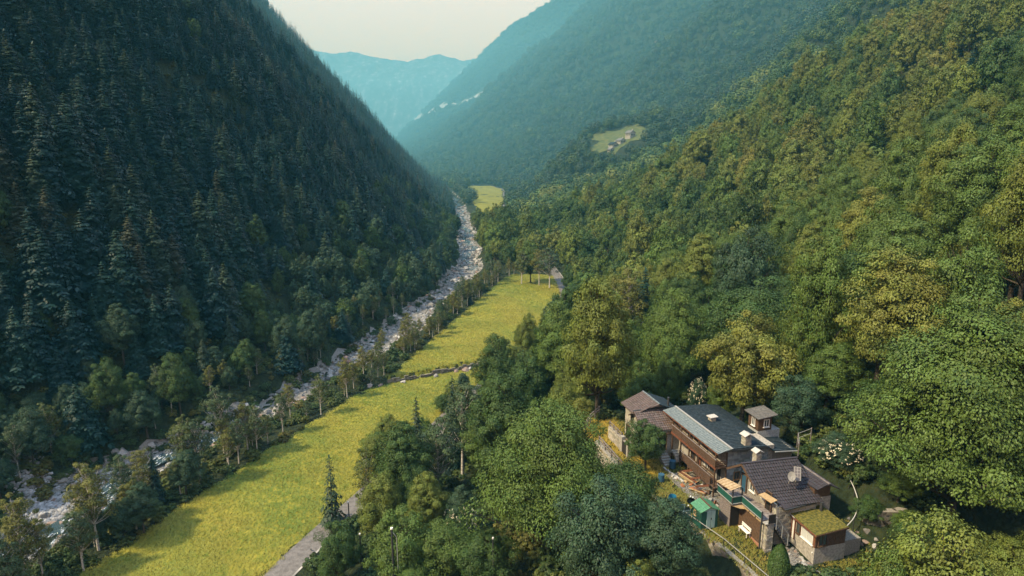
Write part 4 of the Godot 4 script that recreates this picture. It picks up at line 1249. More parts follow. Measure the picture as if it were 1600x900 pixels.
func shed() -> void:
	var o := building("garden_shed", "green metal garden shed with pale double doors", "shed", -3.5, 0, 4.0)
	block(o, "wall", -4.42, -2.62, -0.05, 1.86, 3.0, 4.62, M.green_dark)
	var g := MB.new()
	g.hexa([P(-4.42, 1.86, 3.0), P(-2.62, 1.86, 3.0), P(-2.62, 1.86, 4.62), P(-4.42, 1.86, 4.62), P(-3.55, 2.22, 3.0), P(-3.49, 2.22, 3.0), P(-3.49, 2.22, 4.62), P(-3.55, 2.22, 4.62)])
	part(o, "gable", g, M.green_pale)
	for k in 9: block(o, "wall_rib", -4.44, -4.42, 0.0, 1.84, 3.06 + k * 0.175, 3.10 + k * 0.175, M.green_dark)
	var rf := roof_slab(o, "roof", [Vector3(-3.52, 2.3, 2.86), Vector3(-3.52, 2.3, 4.76), Vector3(-4.6, 1.86, 4.76), Vector3(-4.6, 1.86, 2.86)], 0.05, M.green_roof)
	roof_slab(rf, "right_slope", [Vector3(-3.52, 2.301, 2.86), Vector3(-3.52, 2.301, 4.76), Vector3(-2.44, 1.86, 4.76), Vector3(-2.44, 1.86, 2.86)], 0.05, M.green_roof)
	ribs(rf, "roof_ribs", Vector3(-3.52, 2.3, 2.9), Vector3(0, 0, 1.82), Vector3(-1.08, -0.44, 0), 10, 0.025, M.green_roof)
	ribs(rf, "roof_ribs", Vector3(-3.52, 2.3, 2.9), Vector3(0, 0, 1.82), Vector3(1.08, -0.44, 0), 10, 0.025, M.green_roof)
	beam(rf, "ridge_cap", Vector3(-3.52, 2.32, 2.84), Vector3(-3.52, 2.32, 4.78), 0.16, 0.05, M.wood)
	for k in 2:
		var x := -3.86 + 0.02 + k * 0.47
		var dd := block(o, "door", x, x + 0.44, 0.02, 1.84, 4.63, 4.67, M.green_pale)
		for j in 3: block(dd, "door_rib", x + 0.06 + j * 0.13, x + 0.10 + j * 0.13, 0.08, 1.78, 4.67, 4.682, M.green_pale)
	block(o, "door_handle", -3.40, -3.34, 0.95, 1.15, 4.675, 4.72, M.dark)
	window(o, "window", Vector3(-4.44, 1.25, 3.55), 0.4, 0.5, "valley", M.plank_pale, M.dark, 0)

func fence(called: String, label: String, cat: String, pts: Array, high: float, rails: Array, step: float, post_m: Material, rail_m: Material, pw := 0.1, rw := 0.07) -> void:
	# posts along a line with rails between them; pts in site coordinates
	var o := building(called, label, cat, pts[0].x, pts[0].y, pts[0].z)
	for i in pts.size() - 1:
		var a: Vector3 = pts[i]
		var b: Vector3 = pts[i + 1]
		var n := maxi(1, int(round(a.distance_to(b) / step)))
		for k in n + (1 if i == pts.size() - 2 else 0):
			var p := a.lerp(b, float(k) / n)
			block(o, "post", p.x - pw / 2, p.x + pw / 2, p.y - 0.4, p.y + high + 0.03, p.z - pw / 2, p.z + pw / 2, post_m)
		for y in rails:
			beam(o, "rail", a + Vector3(0, y, 0), b + Vector3(0, y, 0), rw, rw, rail_m)

func dry_wall(called: String, label: String, pts: Array, low: float, thick: float, sz: float, m: Material, tones := [0.55, 1.0]) -> void:
	# retaining wall whose crest runs through pts (site coordinates)
	var o := building(called, label, "wall", pts[0].x, pts[0].y, pts[0].z)
	var b := MB.new()
	var c := MB.new()
	for i in pts.size() - 1:
		var a: Vector3 = pts[i]
		var e: Vector3 = pts[i + 1]
		var al := (e - a).normalized()
		var dx := Vector3(al.x, 0, al.z).normalized()
		masonry(b, P(a.x, a.y - low, a.z), al, Vector3.UP, a.distance_to(e), low, sz, 0.08, tones)
		var out := dx.cross(Vector3.UP)
		c.hexa([P(a.x, a.y - low, a.z) - out * thick, P(e.x, e.y - low, e.z) - out * thick, P(e.x, e.y - low, e.z), P(a.x, a.y - low, a.z), P(a.x, a.y, a.z) - out * thick, P(e.x, e.y, e.z) - out * thick, P(e.x, e.y, e.z), P(a.x, a.y, a.z)])
	part(o, "wall_core", c, M.mortar)
	tag(part(o, "stones", b, m), "", "", "", "stuff")

func build_hamlet() -> void:
	M.stone_flat = tex3(ramp_tex(61, 0.03, [[0.2, 0.22, 0.21, 0.19], [0.8, 0.40, 0.38, 0.34]], 256, 5), 0.8, 0.9, false)
	M.gravel_flat = tex3(ramp_tex(62, 0.03, [[0.2, 0.30, 0.29, 0.27], [0.8, 0.50, 0.48, 0.44]], 256, 5), 0.9, 0.9, false)
	M.stone_dark = flat([0.10, 0.10, 0.10], 0.9)
	M.solar = flat([0.10, 0.085, 0.075], 0.25, 0.6)
	M.wood_red2 = stretched(ramp_tex(63, 0.03, [[0.2, 0.12, 0.05, 0.028], [0.8, 0.24, 0.11, 0.06]], 256, 5), Vector3(1.5, 0.15, 1.5))
	M.orange_dull = flat([0.30, 0.15, 0.09], 0.9)
	main_house()
	hut()
	annex()
	cottage()
	lower_house()
	moss_annex()
	shed()
	yard()


func plank_stack(called: String, label: String, lx: float, y: float, lz: float, turn: float, n: int, long: float, ms: Array) -> void:
	var o := thing(called, label, "lumber", site(lx, y, lz), HOUSE_TURN + turn)
	for i in n:
		var a := rng.randf_range(-0.12, 0.12)
		boxpart(o, "plank", Vector3(rng.randf_range(-0.35, 0.35), 0.04 + 0.055 * (i / 3), rng.randf_range(-0.15, 0.15)), Vector3(0.17, 0.045, long * rng.randf_range(0.7, 1.0)), ms[i % ms.size()], Basis(Vector3.UP, a))

func sack(label: String, lx: float, y: float, lz: float, s: float) -> void:
	# a knotted bag: a lumpy rounded body with a gathered neck
	var b := MB.new()
	var rows := 9
	var cols := 12
	var nz := noise(rng.randi() % 1000, 1.7, 2)
	for j in rows + 1:
		var t := float(j) / rows
		var rr := sin(pow(t, 0.8) * PI) * (1.0 - 0.25 * t) + (0.12 if j == rows else 0.02)
		for i in cols + 1:
			var a := TAU * i / cols
			var q := 1.0 + 0.28 * nz.get_noise_3d(cos(a), t * 2.0, sin(a))
			var p := Vector3(cos(a) * rr * 0.5 * q, t * 0.85, sin(a) * rr * 0.5 * q) * s
			b.v.append(p)
			b.n.append(Vector3(cos(a), 0.9 * (t - 0.35) * 2.0, sin(a)).normalized())
			b.c.append(Color.WHITE)
	for j in rows:
		for i in cols:
			var k := j * (cols + 1) + i
			b.ix.append_array(PackedInt32Array([k, k + cols + 1, k + 1, k + 1, k + cols + 1, k + cols + 2]))
	var o := thing("white_sack", label, "sack", site(lx, y, lz), rng.randf() * TAU, "white sacks heaped behind the shed")
	part(o, "sack_body", b, M.sack)
	var k := MB.new()
	k.tube([Vector3(0, 0.80, 0) * s, Vector3(0.02, 0.9, 0) * s, Vector3(0.05, 1.02, 0.02) * s], [0.05 * s, 0.03 * s, 0.09 * s], 7)
	part(o, "sack_neck", k, M.sack)

func barrel(called: String, label: String, lx: float, y: float, lz: float, r: float, h: float, m: Material, open := true) -> void:
	var o := thing(called, label, "barrel", site(lx, y, lz), 0.0)
	var b := MB.new()
	b.tube([Vector3(0, 0, 0), Vector3(0, h * 0.3, 0), Vector3(0, h * 0.34, 0), Vector3(0, h * 0.66, 0), Vector3(0, h * 0.7, 0), Vector3(0, h, 0)], [r * 0.92, r, r * 1.05, r * 1.05, r, r * 0.95], 14, false)
	b.tube([Vector3(0, 0.02, 0), Vector3(0, 0.03, 0)], [r * 0.9, r * 0.9], 14)
	part(o, "barrel_body", b, m)
	var k := MB.new()
	k.tube([Vector3(0, h, 0), Vector3(0, h + 0.03, 0)], [r * 1.0, r * 1.0], 14, not open)
	part(o, "rim", k, m)

func yard() -> void:
	# retaining walls
	dry_wall("retaining_wall", "long dark stone retaining wall below the lawn with the shed", [Vector3(-5.2, 0.05, 2.2), Vector3(-3.9, -0.15, 7.4), Vector3(-2.9, -0.65, 12.5), Vector3(-2.0, -0.9, 16.0)], 2.6, 0.4, 0.34, M.stone, [0.35, 0.75])
	dry_wall("retaining_wall", "pale stone retaining wall under the wooden fence beside the orange grass", [Vector3(-7.0, 0.35, -15.5), Vector3(-7.0, 0.25, -12.0), Vector3(-6.9, 0.05, -6.5), Vector3(-6.0, 0.0, -2.0), Vector3(-5.25, 0.05, 2.2)], 2.2, 0.45, 0.38, M.stone, [0.7, 1.1])
	var arc := []
	var mid := site(11.6, 0, 9.4)
	for q in [[10.1, 8.3], [10.2, 9.6], [10.8, 10.5], [12.2, 10.9], [14.2, 10.6]]: arc.append(Vector3(q[0], height(mid.x, mid.z) - GROUND + 0.35, q[1]))
	dry_wall("stone_terrace_wall", "curved grey dry stone wall half hidden by trees right of the hamlet", arc, 2.2, 0.6, 0.27, M.stone, [0.24, 0.5])
	# fences and rails
	fence("wooden_fence", "weathered post-and-rail fence on the low wall beside the orange grass", "fence", [Vector3(-6.85, 0.4, -14.6), Vector3(-6.8, 0.3, -11.0), Vector3(-6.7, 0.1, -7.2)], 0.85, [0.82, 0.45], 1.6, M.wood_grey, M.wood_grey, 0.13, 0.10)
	fence("wooden_fence", "grey post-and-rail fence at the far end of the orange grass", "fence", [Vector3(-6.9, 0.4, -19.0), Vector3(-5.4, 0.5, -21.0), Vector3(-3.4, 0.6, -22.8)], 0.9, [0.85, 0.45], 1.5, M.wood_grey, M.wood_grey, 0.13, 0.10)
	fence("metal_railing", "thin pale metal rail along the edge of the lawn by the shed", "railing", [Vector3(-4.95, 0.0, 2.7), Vector3(-3.7, -0.15, 7.4), Vector3(-2.72, -0.62, 12.4), Vector3(-1.9, -0.9, 15.6)], 0.82, [0.82], 2.4, M.metal_dark, M.metal_white, 0.05, 0.055)
	fence("metal_railing", "short metal railing below the mossy annex's near corner", "railing", [Vector3(1.4, -0.7, 11.5), Vector3(2.3, -1.0, 12.9)], 0.85, [0.83], 1.6, M.metal_dark, M.metal_grey, 0.05, 0.05)
	var hr := building("pipe_handrail", "curved pale pipe handrail rising behind the mossy annex", "handrail", 8, 0.6, 9)
	var line := [Vector3(5.1, 1.0, 10.9), Vector3(7.3, 1.4, 9.9), Vector3(8.9, 2.0, 9.3), Vector3(10.2, 2.6, 8.25), Vector3(10.95, 3.2, 6.95), Vector3(11.15, 3.8, 6.0)]
	var t := MB.new()
	var smooth := []
	var rad := []
	for i in line.size() - 1:
		for k in 4:
			smooth.append(P(0, 0, 0) + line[i].cubic_interpolate(line[i + 1], line[maxi(i - 1, 0)], line[mini(i + 2, line.size() - 1)], k / 4.0))
			rad.append(0.045)
	smooth.append(P(0, 0, 0) + line[-1])
	rad.append(0.045)
	t.tube(smooth, rad, 7)
	part(hr, "pipe", t, M.metal_grey_light)
	for i in line.size(): block(hr, "post", line[i].x - 0.03, line[i].x + 0.03, line[i].y - 1.6, line[i].y, line[i].z - 0.03, line[i].z + 0.03, M.metal_dark)
	fence("wire_fence", "slack fence of thin grey posts on the bank behind the long house", "fence", [Vector3(9.4, 4.3, 0.6), Vector3(10.2, 4.6, -0.6), Vector3(11.5, 5.2, -0.2)], 1.3, [1.25, 0.7], 1.1, M.wood_grey, M.metal_grey, 0.08, 0.03)
	# bench
	var be := building("garden_bench", "white slatted bench against the brown timber wall", "bench", -0.75, 0, 6.3)
	for k in 3: block(be, "seat_slat", -0.98 + k * 0.14, -0.86 + k * 0.14, 0.42, 0.46, 5.6, 7.0, M.white)
	for k in 2: block(be, "back_slat", -0.57, -0.53, 0.58 + k * 0.18, 0.71 + k * 0.18, 5.6, 7.0, M.white)
	for z in [5.7, 6.85]:
		block(be, "leg", -0.95, -0.89, -0.05, 0.42, z, z + 0.06, M.white)
		block(be, "leg", -0.6, -0.54, -0.05, 0.9, z, z + 0.06, M.white)
	# the heaps in front of the long house
	plank_stack("plank_pile", "pile of reddish planks leaning under the lower balcony", -0.55, 0.05, -4.4, 0.1, 14, 2.8, [M.wood_red, M.plank_pale, M.orange])
	plank_stack("plank_pile", "scattered pale boards before the long house's near end", -0.9, 0.05, -1.6, 0.5, 12, 1.9, [M.plank_pale, M.orange, M.wood_grey])
	for k in 3:
		var lb := building("leaning_board", ["long orange board leaning on the lower balcony's far post", "long orange board leaning on the lower balcony's middle post", "long orange board leaning on the lower balcony's near post"][k], "board", 0, 0, -5.4 + k * 1.7)
		beam(lb, "board", Vector3(-0.7, 0.1, -6.0 + k * 1.7), Vector3(-0.1, 1.0, -4.4 + k * 1.7), 0.05, 0.22, M.wood_red)
	for k in 26:
		var lx := rng.randf_range(-2.2, 0.4)
		var lz := rng.randf_range(-6.0, 1.4)
		var s := rng.randf_range(0.12, 0.4)
		var o := thing("building_rubble", "loose broken block lying before the long house's balconies", "rubble", site(lx, 0.0, lz), rng.randf() * TAU, "broken blocks and offcuts before the balconies")
		var b := MB.new()
		b.hexa([Vector3(-s, 0, -s * 0.6), Vector3(s, 0, -s * 0.5), Vector3(s * 0.9, 0, s * 0.6), Vector3(-s * 0.8, 0, s * 0.5), Vector3(-s * 0.8, s * 0.6, -s * 0.4), Vector3(s * 0.8, s * 0.5, -s * 0.4), Vector3(s * 0.7, s * 0.7, s * 0.4), Vector3(-s * 0.7, s * 0.5, s * 0.4)])
		part(o, "block", b, [M.stone_flat, M.plank_pale, M.orange, M.gravel_flat, M.wood][k % 5])
	sack("fat white sack topmost of the heap behind the shed", -3.1, 0.42, 0.9, 0.75)
	sack("white sack at the back of the heap behind the shed", -2.9, 0.0, 0.2, 0.85)
	sack("white sack leaning on the shed's far wall", -3.5, 0.0, 1.9, 0.8)
	sack("white sack nearest the lawn rail behind the shed", -4.0, 0.0, 1.5, 0.75)
	sack("white sack between the heap and the plank wall", -2.6, 0.0, 1.2, 0.8)
	barrel("blue_tub", "bright blue open tub on the grass behind the shed", -4.5, 0.0, -0.7, 0.42, 0.62, M.blue)
	barrel("blue_barrel", "dark blue barrel beside the cellar arch", -0.9, 0.0, -7.2, 0.36, 0.85, M.tarp, false)
	barrel("blue_barrel", "dark blue barrel in the shade by the round tree", -3.6, 0.0, -4.8, 0.34, 0.8, M.tarp, false)
	var cart := building("pallet_crate", "grey-blue slatted crate behind the shed", "crate", -4.7, 0, 1.9)
	for k in 4:
		block(cart, "slat", -5.1, -5.06, 0.08 + k * 0.2, 0.22 + k * 0.2, 1.3, 2.5, M.tarp_grey)
		block(cart, "slat", -5.05, -4.25, 0.08 + k * 0.2, 0.22 + k * 0.2, 2.46, 2.5, M.tarp_grey)
		block(cart, "slat", -5.05, -4.25, 0.08 + k * 0.2, 0.22 + k * 0.2, 1.3, 1.34, M.tarp_grey)
	for p in [[-5.05, 1.35], [-4.3, 1.35], [-5.05, 2.4], [-4.3, 2.4]]: block(cart, "corner_post", p[0], p[0] + 0.06, 0, 0.86, p[1], p[1] + 0.06, M.tarp_grey)
	var tp := building("blue_tarp", "crumpled blue tarpaulin by the lower house's post", "tarpaulin", -1.6, 0, 1.5)
	var tb := MB.new()
	for j in 6:
		for i in 6:
			tb.v.append(P(-2.1 + i * 0.18, 0.5 - 0.06 * absf(i - 2.5) * absf(j - 2.5) + rng.randf_range(0, 0.25), 1.0 + j * 0.18)); tb.n.append(Vector3.UP); tb.c.append(Color.WHITE)
	for j in 5:
		for i in 5:
			var k := j * 6 + i
			tb.quad(tb.v[k], tb.v[k + 1], tb.v[k + 7], tb.v[k + 6])
	part(tp, "sheet", tb, M.blue)
	block(tp, "load", -2.0, -1.3, 0, 0.42, 1.1, 1.8, M.white)
	var bw := building("leaning_board", "pale orange board propped beside the blue tarpaulin", "board", -1.7, 0, 2.3)
	beam(bw, "board", Vector3(-1.9, 0.0, 2.5), Vector3(-1.3, 1.25, 2.2), 0.04, 0.4, M.orange)
	var cu := building("kerb_stones", "pale kerb of long stones beside the path to the annex steps", "kerb", -1.9, 0, -6)
	for k in 5: block(cu, "kerb_stone", -2.0 + k * 0.12, -1.8 + k * 0.12, -0.05, 0.14, -7.4 + k * 0.72, -6.72 + k * 0.72, M.gravel_flat)
	# gravel paths
	var gp := MB.new()
	for q in [[-2.4, 1.25, -6.2, 1.9], [1.0, 2.6, 8.9, 13.0]]:
		for i in 10:
			for j in 14:
				var x0 := lerpf(q[0], q[1], i / 10.0)
				var x1 := lerpf(q[0], q[1], (i + 1) / 10.0)
				var z0 := lerpf(q[2], q[3], j / 14.0)
				var z1 := lerpf(q[2], q[3], (j + 1) / 14.0)
				var c := []
				for w in [[x0, z0], [x1, z0], [x1, z1], [x0, z1]]:
					var s := site(w[0], 0, w[1])
					c.append(Vector3(s.x, height(s.x, s.z) + 0.03, s.z))
				gp.quad(c[0], c[1], c[2], c[3])
	structure("path", gp, M.gravel)
	# rubble strip beside the mossy annex
	for k in 40:
		var lx := rng.randf_range(1.7, 2.8)
		var lz := rng.randf_range(8.9, 12.6)
		rock(site(lx, 0, lz), rng.randf_range(0.10, 0.24), "small loose stone in the strip beside the mossy annex", "loose stones beside the mossy annex")
	for k in 14:
		rock(site(rng.randf_range(7.6, 10.2), 0, rng.randf_range(7.4, 12.0)), rng.randf_range(0.15, 0.4), "pale loose stone on the bank behind the mossy annex", "loose stones on the bank behind the mossy annex")

var rock_shapes := []

func make_rocks() -> void:
	for i in 7:
		var b := MB.new()
		var nz := noise(700 + i, 0.8, 3)
		var sph := SphereMesh.new()
		sph.radial_segments = 12
		sph.rings = 7
		sph.radius = 1.0
		sph.height = 2.0
		var a := sph.surface_get_arrays(0)
		var vs: PackedVector3Array = a[Mesh.ARRAY_VERTEX]
		var id: PackedInt32Array = a[Mesh.ARRAY_INDEX]
		var sq := Vector3([1.2, 0.9, 1.0, 1.4, 1.0, 1.1, 0.8][i], [0.6, 0.8, 0.7, 0.5, 0.9, 0.6, 0.75][i], [0.9, 1.1, 0.8, 0.85, 1.0, 1.2, 1.0][i])
		for k in vs.size():
			var p := vs[k]
			var q := p * (1.0 + 0.55 * nz.get_noise_3dv(p * 1.3))
			# cut flat facets
			for f in 5:
				var pl := Vector3(sin(f * 2.1 + i), cos(f * 1.7 + i * 2.0), sin(f * 3.3 + i * 0.7)).normalized()
				var e := q.dot(pl) - 0.72
				if e > 0.0: q -= pl * e
			vs[k] = q * sq
		for k in range(0, id.size(), 3):
			if vs[id[k]].distance_to(vs[id[k + 1]]) < 0.001 or vs[id[k + 1]].distance_to(vs[id[k + 2]]) < 0.001 or vs[id[k]].distance_to(vs[id[k + 2]]) < 0.001: continue
			b.tri(vs[id[k]], vs[id[k + 1]], vs[id[k + 2]])
		rock_shapes.append(b.mesh(M.rock))
	M.rocks = []
	for c in [[0.26, 0.25, 0.235], [0.38, 0.365, 0.345], [0.15, 0.145, 0.14], [0.24, 0.18, 0.15]]:
		var m: StandardMaterial3D = M.rock.duplicate()
		m.albedo_color = Color(c[0], c[1], c[2]).linear_to_srgb()
		M.rocks.append(m)

func rock(at: Vector3, s: float, label: String, group: String, called := "loose_stone", cat := "stone", tone := -1) -> void:
	at.y = height(at.x, at.z) + s * 0.15
	var o := put(called, rock_shapes[rng.randi() % 7], null, M.rocks[tone if tone >= 0 else rng.randi() % 4])
	o.position = at
	o.rotation = Vector3(rng.randf_range(-0.3, 0.3), rng.randf() * TAU, rng.randf_range(-0.3, 0.3))
	o.scale = Vector3.ONE * s
	tag(o, label, cat, group)


# ---------------------------------------------------------------- trees and things placed one by one
func hand_tree(kind: String, x: float, z: float, top: float, wide: float, tone: int, label: String, called := "leafy_tree") -> void:
	var y := height(x, z) - 0.1
	var tall := maxf(top - y, 2.5)
	var s: Array
	var dims: Array
	var mats: Array = M.broad
	var bark: Material = M.bark
	match kind:
		"grand": s = shapes.grand[0]; dims = [17.0, 7.2]
		"grand2": s = shapes.grand[1]; dims = [14.5, 6.2]
		"grand3": s = shapes.grand[2]; dims = [23.0, 8.0]
		"spruce": s = shapes.spruce_near[hand_n % 4]; dims = [20.0, 3.1]; mats = M.spruce
		"dead": s = shapes.dead[hand_n % 2]; dims = [10.0, 1.2]; bark = M.dead
		"birch": s = shapes.birch_near[hand_n % 4]; dims = [[10.7, 12.5, 9.4, 12.4][hand_n % 4], 2.5]; mats = M.birch; bark = M.bark_birch
		"thuja": s = shapes.thuja; dims = [3.4, 0.95]
		_:
			s = shapes.broad_near[hand_n % 6]
			dims = [[10.7, 9.0, 12.1, 9.2, 8.8, 12.4][hand_n % 6], 4.0]
	hand_n += 1
	var k: float = tall / dims[0]
	var w: float = wide * 0.5 / dims[1]
	tree(called, label, "tree", "", Vector3(x, y, z), hand_n * 1.7, Vector3(w, k, w), s, mats[tone], bark)
	taken.append(Vector3(x, z, wide * 0.36 + 1.2))

var hand_n := 0

func plant_by_hand() -> void:
	# a thin dead larch and a clipped dark column
	shapes.dead = [spruce(401, 10.0, 1.5, 26, 7, 2, 0.2), spruce(402, 10.0, 1.3, 24, 6, 2, 0.25)]
	var cb := MB.new()
	var r := RandomNumberGenerator.new()
	r.seed = 77
	for i in 5200:
		var t := r.randf()
		var rr := 0.95 * sqrt(sin(clampf(t * 0.93 + 0.07, 0, 1) * PI)) * (1.0 - 0.28 * t) * r.randf_range(0.86, 1.03)
		var a := r.randf() * TAU
		var o := Vector3(cos(a), 0, sin(a))
		var g := r.randf_range(0.6, 1.0)
		leaf(cb, o * rr + Vector3(0, 0.1 + t * 3.25, 0), (o + Vector3(0, 0.3, 0) + rv(r) * 0.4).normalized(), Vector3(0, 1, 0) + rv(r) * 0.4, 0.16, 0.1, Color(g, g, g))
	var ct := MB.new()
	ct.tube([Vector3(0, -0.3, 0), Vector3(0, 2.6, 0)], [0.09, 0.03], 6)
	shapes.thuja = [cb.mesh(), ct.mesh()]
	hand_tree("grand", 3.9, -62.0, 25.8, 14.0, 1, "broad fresh green tree, largest below the orange grass terrace")
	hand_tree("broad", 8.0, -50.5, 23.4, 9.4, 3, "dark blue-green tree at the bottom edge, left of the shed's retaining wall")
	hand_tree("broad", 13.3, -50.0, 22.6, 6.6, 3, "pale-tipped tree standing just below the green garden shed")
	hand_tree("broad", 11.0, -57.0, 22.6, 7.0, 0, "layered bright green tree between the fence wall and the shed")
	hand_tree("broad", site(-4.1, 0, -7.6).x, site(-4.1, 0, -7.6).z, GROUND + 5.9, 4.9, 0, "small round tree in front of the stone annex")
	hand_tree("broad", 15.0, -104.0, 20.6, 8.2, 3, "blue-green round tree left of the cottage roof")
	hand_tree("broad", -2.3, -112.0, 18.2, 8.6, 0, "tall deep green tree rising at the meadow's right edge")
	hand_tree("broad", 2.4, -108.0, 16.4, 8.6, 0, "deep green tree behind the road, right of the tallest meadow-edge tree")
	hand_tree("birch", -7.7, -92.0, 17.7, 8.0, 2, "olive birch with white trunks among the roadside trees", "birch_tree")
	hand_tree("spruce", -13.6, -86.0, 17.5, 5.6, 2, "tall narrow green conifer standing against the lower meadow", "spruce_tree")
	hand_tree("spruce", -9.4, -96.0, 17.0, 3.4, 1, "slim spire-like conifer against the meadow's terrace wall", "spruce_tree")
	hand_tree("birch", -10.6, -84.0, 15.8, 7.4, 2, "drooping brownish-green birch right of the narrow conifer", "birch_tree")
	hand_tree("broad", -17.3, -75.5, 10.9, 6.8, 2, "yellow-green tree overhanging the road bend")
	hand_tree("broad", -20.4, -68.5, 8.6, 5.6, 0, "dark green tree at the bottom beside the grey road")
	hand_tree("broad", -10.5, -72.0, 13.2, 5.8, 2, "light yellow-green tree behind the tall power pole")
	hand_tree("broad", -7.0, -64.0, 11.6, 7.4, 1, "bushy green tree right of the tall power pole's foot")
	hand_tree("broad", -2.4, -60.0, 13.2, 6.6, 0, "deep green tree at the bottom below the largest tree")
	hand_tree("broad", -17.6, -61.5, 5.6, 4.0, 1, "small green tree at the bottom edge left of the power pole")
	hand_tree("broad", -10.0, -58.5, 9.5, 5.2, 1, "low leafy tree at the bottom edge right of the power pole")
	hand_tree("birch", -20.2, -82.0, 11.6, 4.0, 0, "slight birch standing alone by the far end of the visible road", "birch_tree")
	hand_tree("broad", -3.6, -85.0, 15.4, 8.0, 1, "green tree between the birches and the largest tree")
	hand_tree("broad", 7.7, -92.0, 17.4, 6.8, 2, "yellowish tree behind the orange grass fence")
	hand_tree("broad", 19.4, -90.0, 20.8, 7.0, 1, "light green tree rising behind the cottage roof")
	hand_tree("grand3", 39.5, -52.5, 39.4, 15.5, 1, "huge layered chestnut-like tree right of the hamlet, tallest of all")
	hand_tree("broad", 28.9, -37.5, 27.6, 9.8, 2, "bright yellow-green tree at the bottom right corner")
	hand_tree("broad", 25.6, -39.0, 24.6, 5.4, 1, "low bushy green tree left of the bright corner tree")
	hand_tree("grand2", 25.4, -98.0, 30.0, 10.8, 1, "tall layered green tree on the slope behind the long house")
	hand_tree("grand2", 36.3, -92.0, 33.0, 15.5, 0, "wide many-crowned tree on the slope behind the long house")
	hand_tree("broad", 39.9, -110.0, 38.2, 11.5, 3, "large dark tree standing out among yellow-green slope trees")
	hand_tree("birch", 23.9, -125.0, 28.6, 10.0, 1, "tall yellow-green birch with a long white trunk on the slope", "birch_tree")
	hand_tree("broad", 37.2, -72.0, 29.6, 7.4, 1, "fresh green tree on the bank behind the mossy annex")
	hand_tree("broad", 32.5, -68.5, 26.6, 6.4, 3, "blue-green tree behind the hillside hut")
	hand_tree("broad", 27.4, -79.0, 23.4, 5.0, 1, "green tree on the bank behind the long house's roof")
	hand_tree("broad", 39.0, -62.0, 28.6, 8.0, 0, "dark tree between the flowering elder and the huge layered tree")
	hand_tree("birch", 3.6, -240.0, 14.5, 7.0, 0, "pale birch at the left end of the tree row across the meadow's top", "birch_tree")
	hand_tree("broad", 7.2, -243.0, 17.0, 9.0, 1, "tallest green tree in the row across the meadow's top end")
	hand_tree("birch", 10.2, -238.0, 15.5, 7.0, 1, "yellow-green birch in the middle of the row across the meadow's top", "birch_tree")
	hand_tree("broad", 19.8, -222.0, 11.5, 6.0, 0, "deep green tree right of the road near the meadow's top end")
	hand_tree("broad", 19.0, -203.0, 9.5, 5.5, 1, "green tree beside the road below the meadow's top end")
	hand_tree("birch", 13.8, -232.0, 17.2, 9.0, 2, "open birch by the road at the top end of the meadow", "birch_tree")
	hand_tree("broad", 10.5, -46.8, 18.4, 4.2, 2, "small bright tree at the bottom below the retaining wall")
	for q in [[31.0, -46.0, 4.5, 4.0, 1, "leafy bush on the slope between the mossy annex and the corner tree"], [29.0, -44.5, 3.6, 3.6, 2, "yellow-green bush below the mossy annex's right corner"], [35.5, -50.0, 5.0, 4.6, 0, "deep green bush at the foot of the huge layered tree"], [24.5, -45.5, 2.6, 3.0, 1, "low green bush at the bottom edge below the mossy annex"], [33.5, -41.0, 5.0, 5.0, 1, "rounded green bush at the bottom edge beside the bright corner tree"], [39.0, -45.0, 6.0, 6.0, 2, "yellow-green bush at the right edge under the huge layered tree"], [41.0, -57.0, 5.0, 5.0, 0, "dark bush behind the huge layered tree's trunk"], [36.5, -55.5, 3.4, 3.6, 1, "light bush before the curved stone wall"], [33.6, -55.0, 2.6, 3.0, 0, "dark low bush at the left end of the curved stone wall"], [36.0, -52.6, 2.8, 3.4, 1, "green bush at the right end of the curved stone wall"]]:
		hand_tree("broad", q[0], q[1], height(q[0], q[1]) + q[2], q[3], q[4], q[5], "leafy_bush")
	hand_tree("dead", -25.2, -82.0, 10.6, 3.0, 3, "thin sparse larch standing alone beside the road", "larch_tree")
	hand_tree("dead", -17.5, -85.0, 13.0, 2.2, 3, "thin half-dead larch before the dark roadside conifer", "larch_tree")
	hand_tree("thuja", site(-1.3, 0, 12.0).x, site(-1.3, 0, 12.0).z, GROUND + 2.7, 2.0, 0, "clipped dark egg-shaped evergreen at the foot of the stone stair", "evergreen_shrub")
	# elders in flower
	for q in [[33.3, -60.5, 23.6, 4.2, "white-flowering elder bush on the bank above the lower house"], [24.5, -80.5, 21.9, 2.6, "white-flowering elder behind the long house roof"], [-6.0, -70.5, 12.4, 4.4, "white-flowering bush among the trees left of the largest tree"]]:
		var y := height(q[0], q[1])
		var b := MB.new()
		for i in 150:
			var e := rv(r)
			if e.y < -0.3: e.y = -e.y
			var p := Vector3(e.x * 3.7, 5.6 + e.y * 3.6, e.z * 3.7) * r.randf_range(0.9, 1.08)
			var cs := r.randf_range(0.10, 0.26)
			for k in 7:
				var w := p + rv(r) * cs
				leaf(b, w, (e + Vector3(0, 0.9, 0) + rv(r) * 0.3).normalized(), rv(r), cs * 1.1, cs * 0.9, Color.WHITE)
		hand_tree("broad", q[0], q[1], q[2], q[3], 3, q[4], "flowering_elder")
		var o: Node3D = get_child(get_child_count() - 1)
		put("blossom", b.mesh(M.blossom), o)

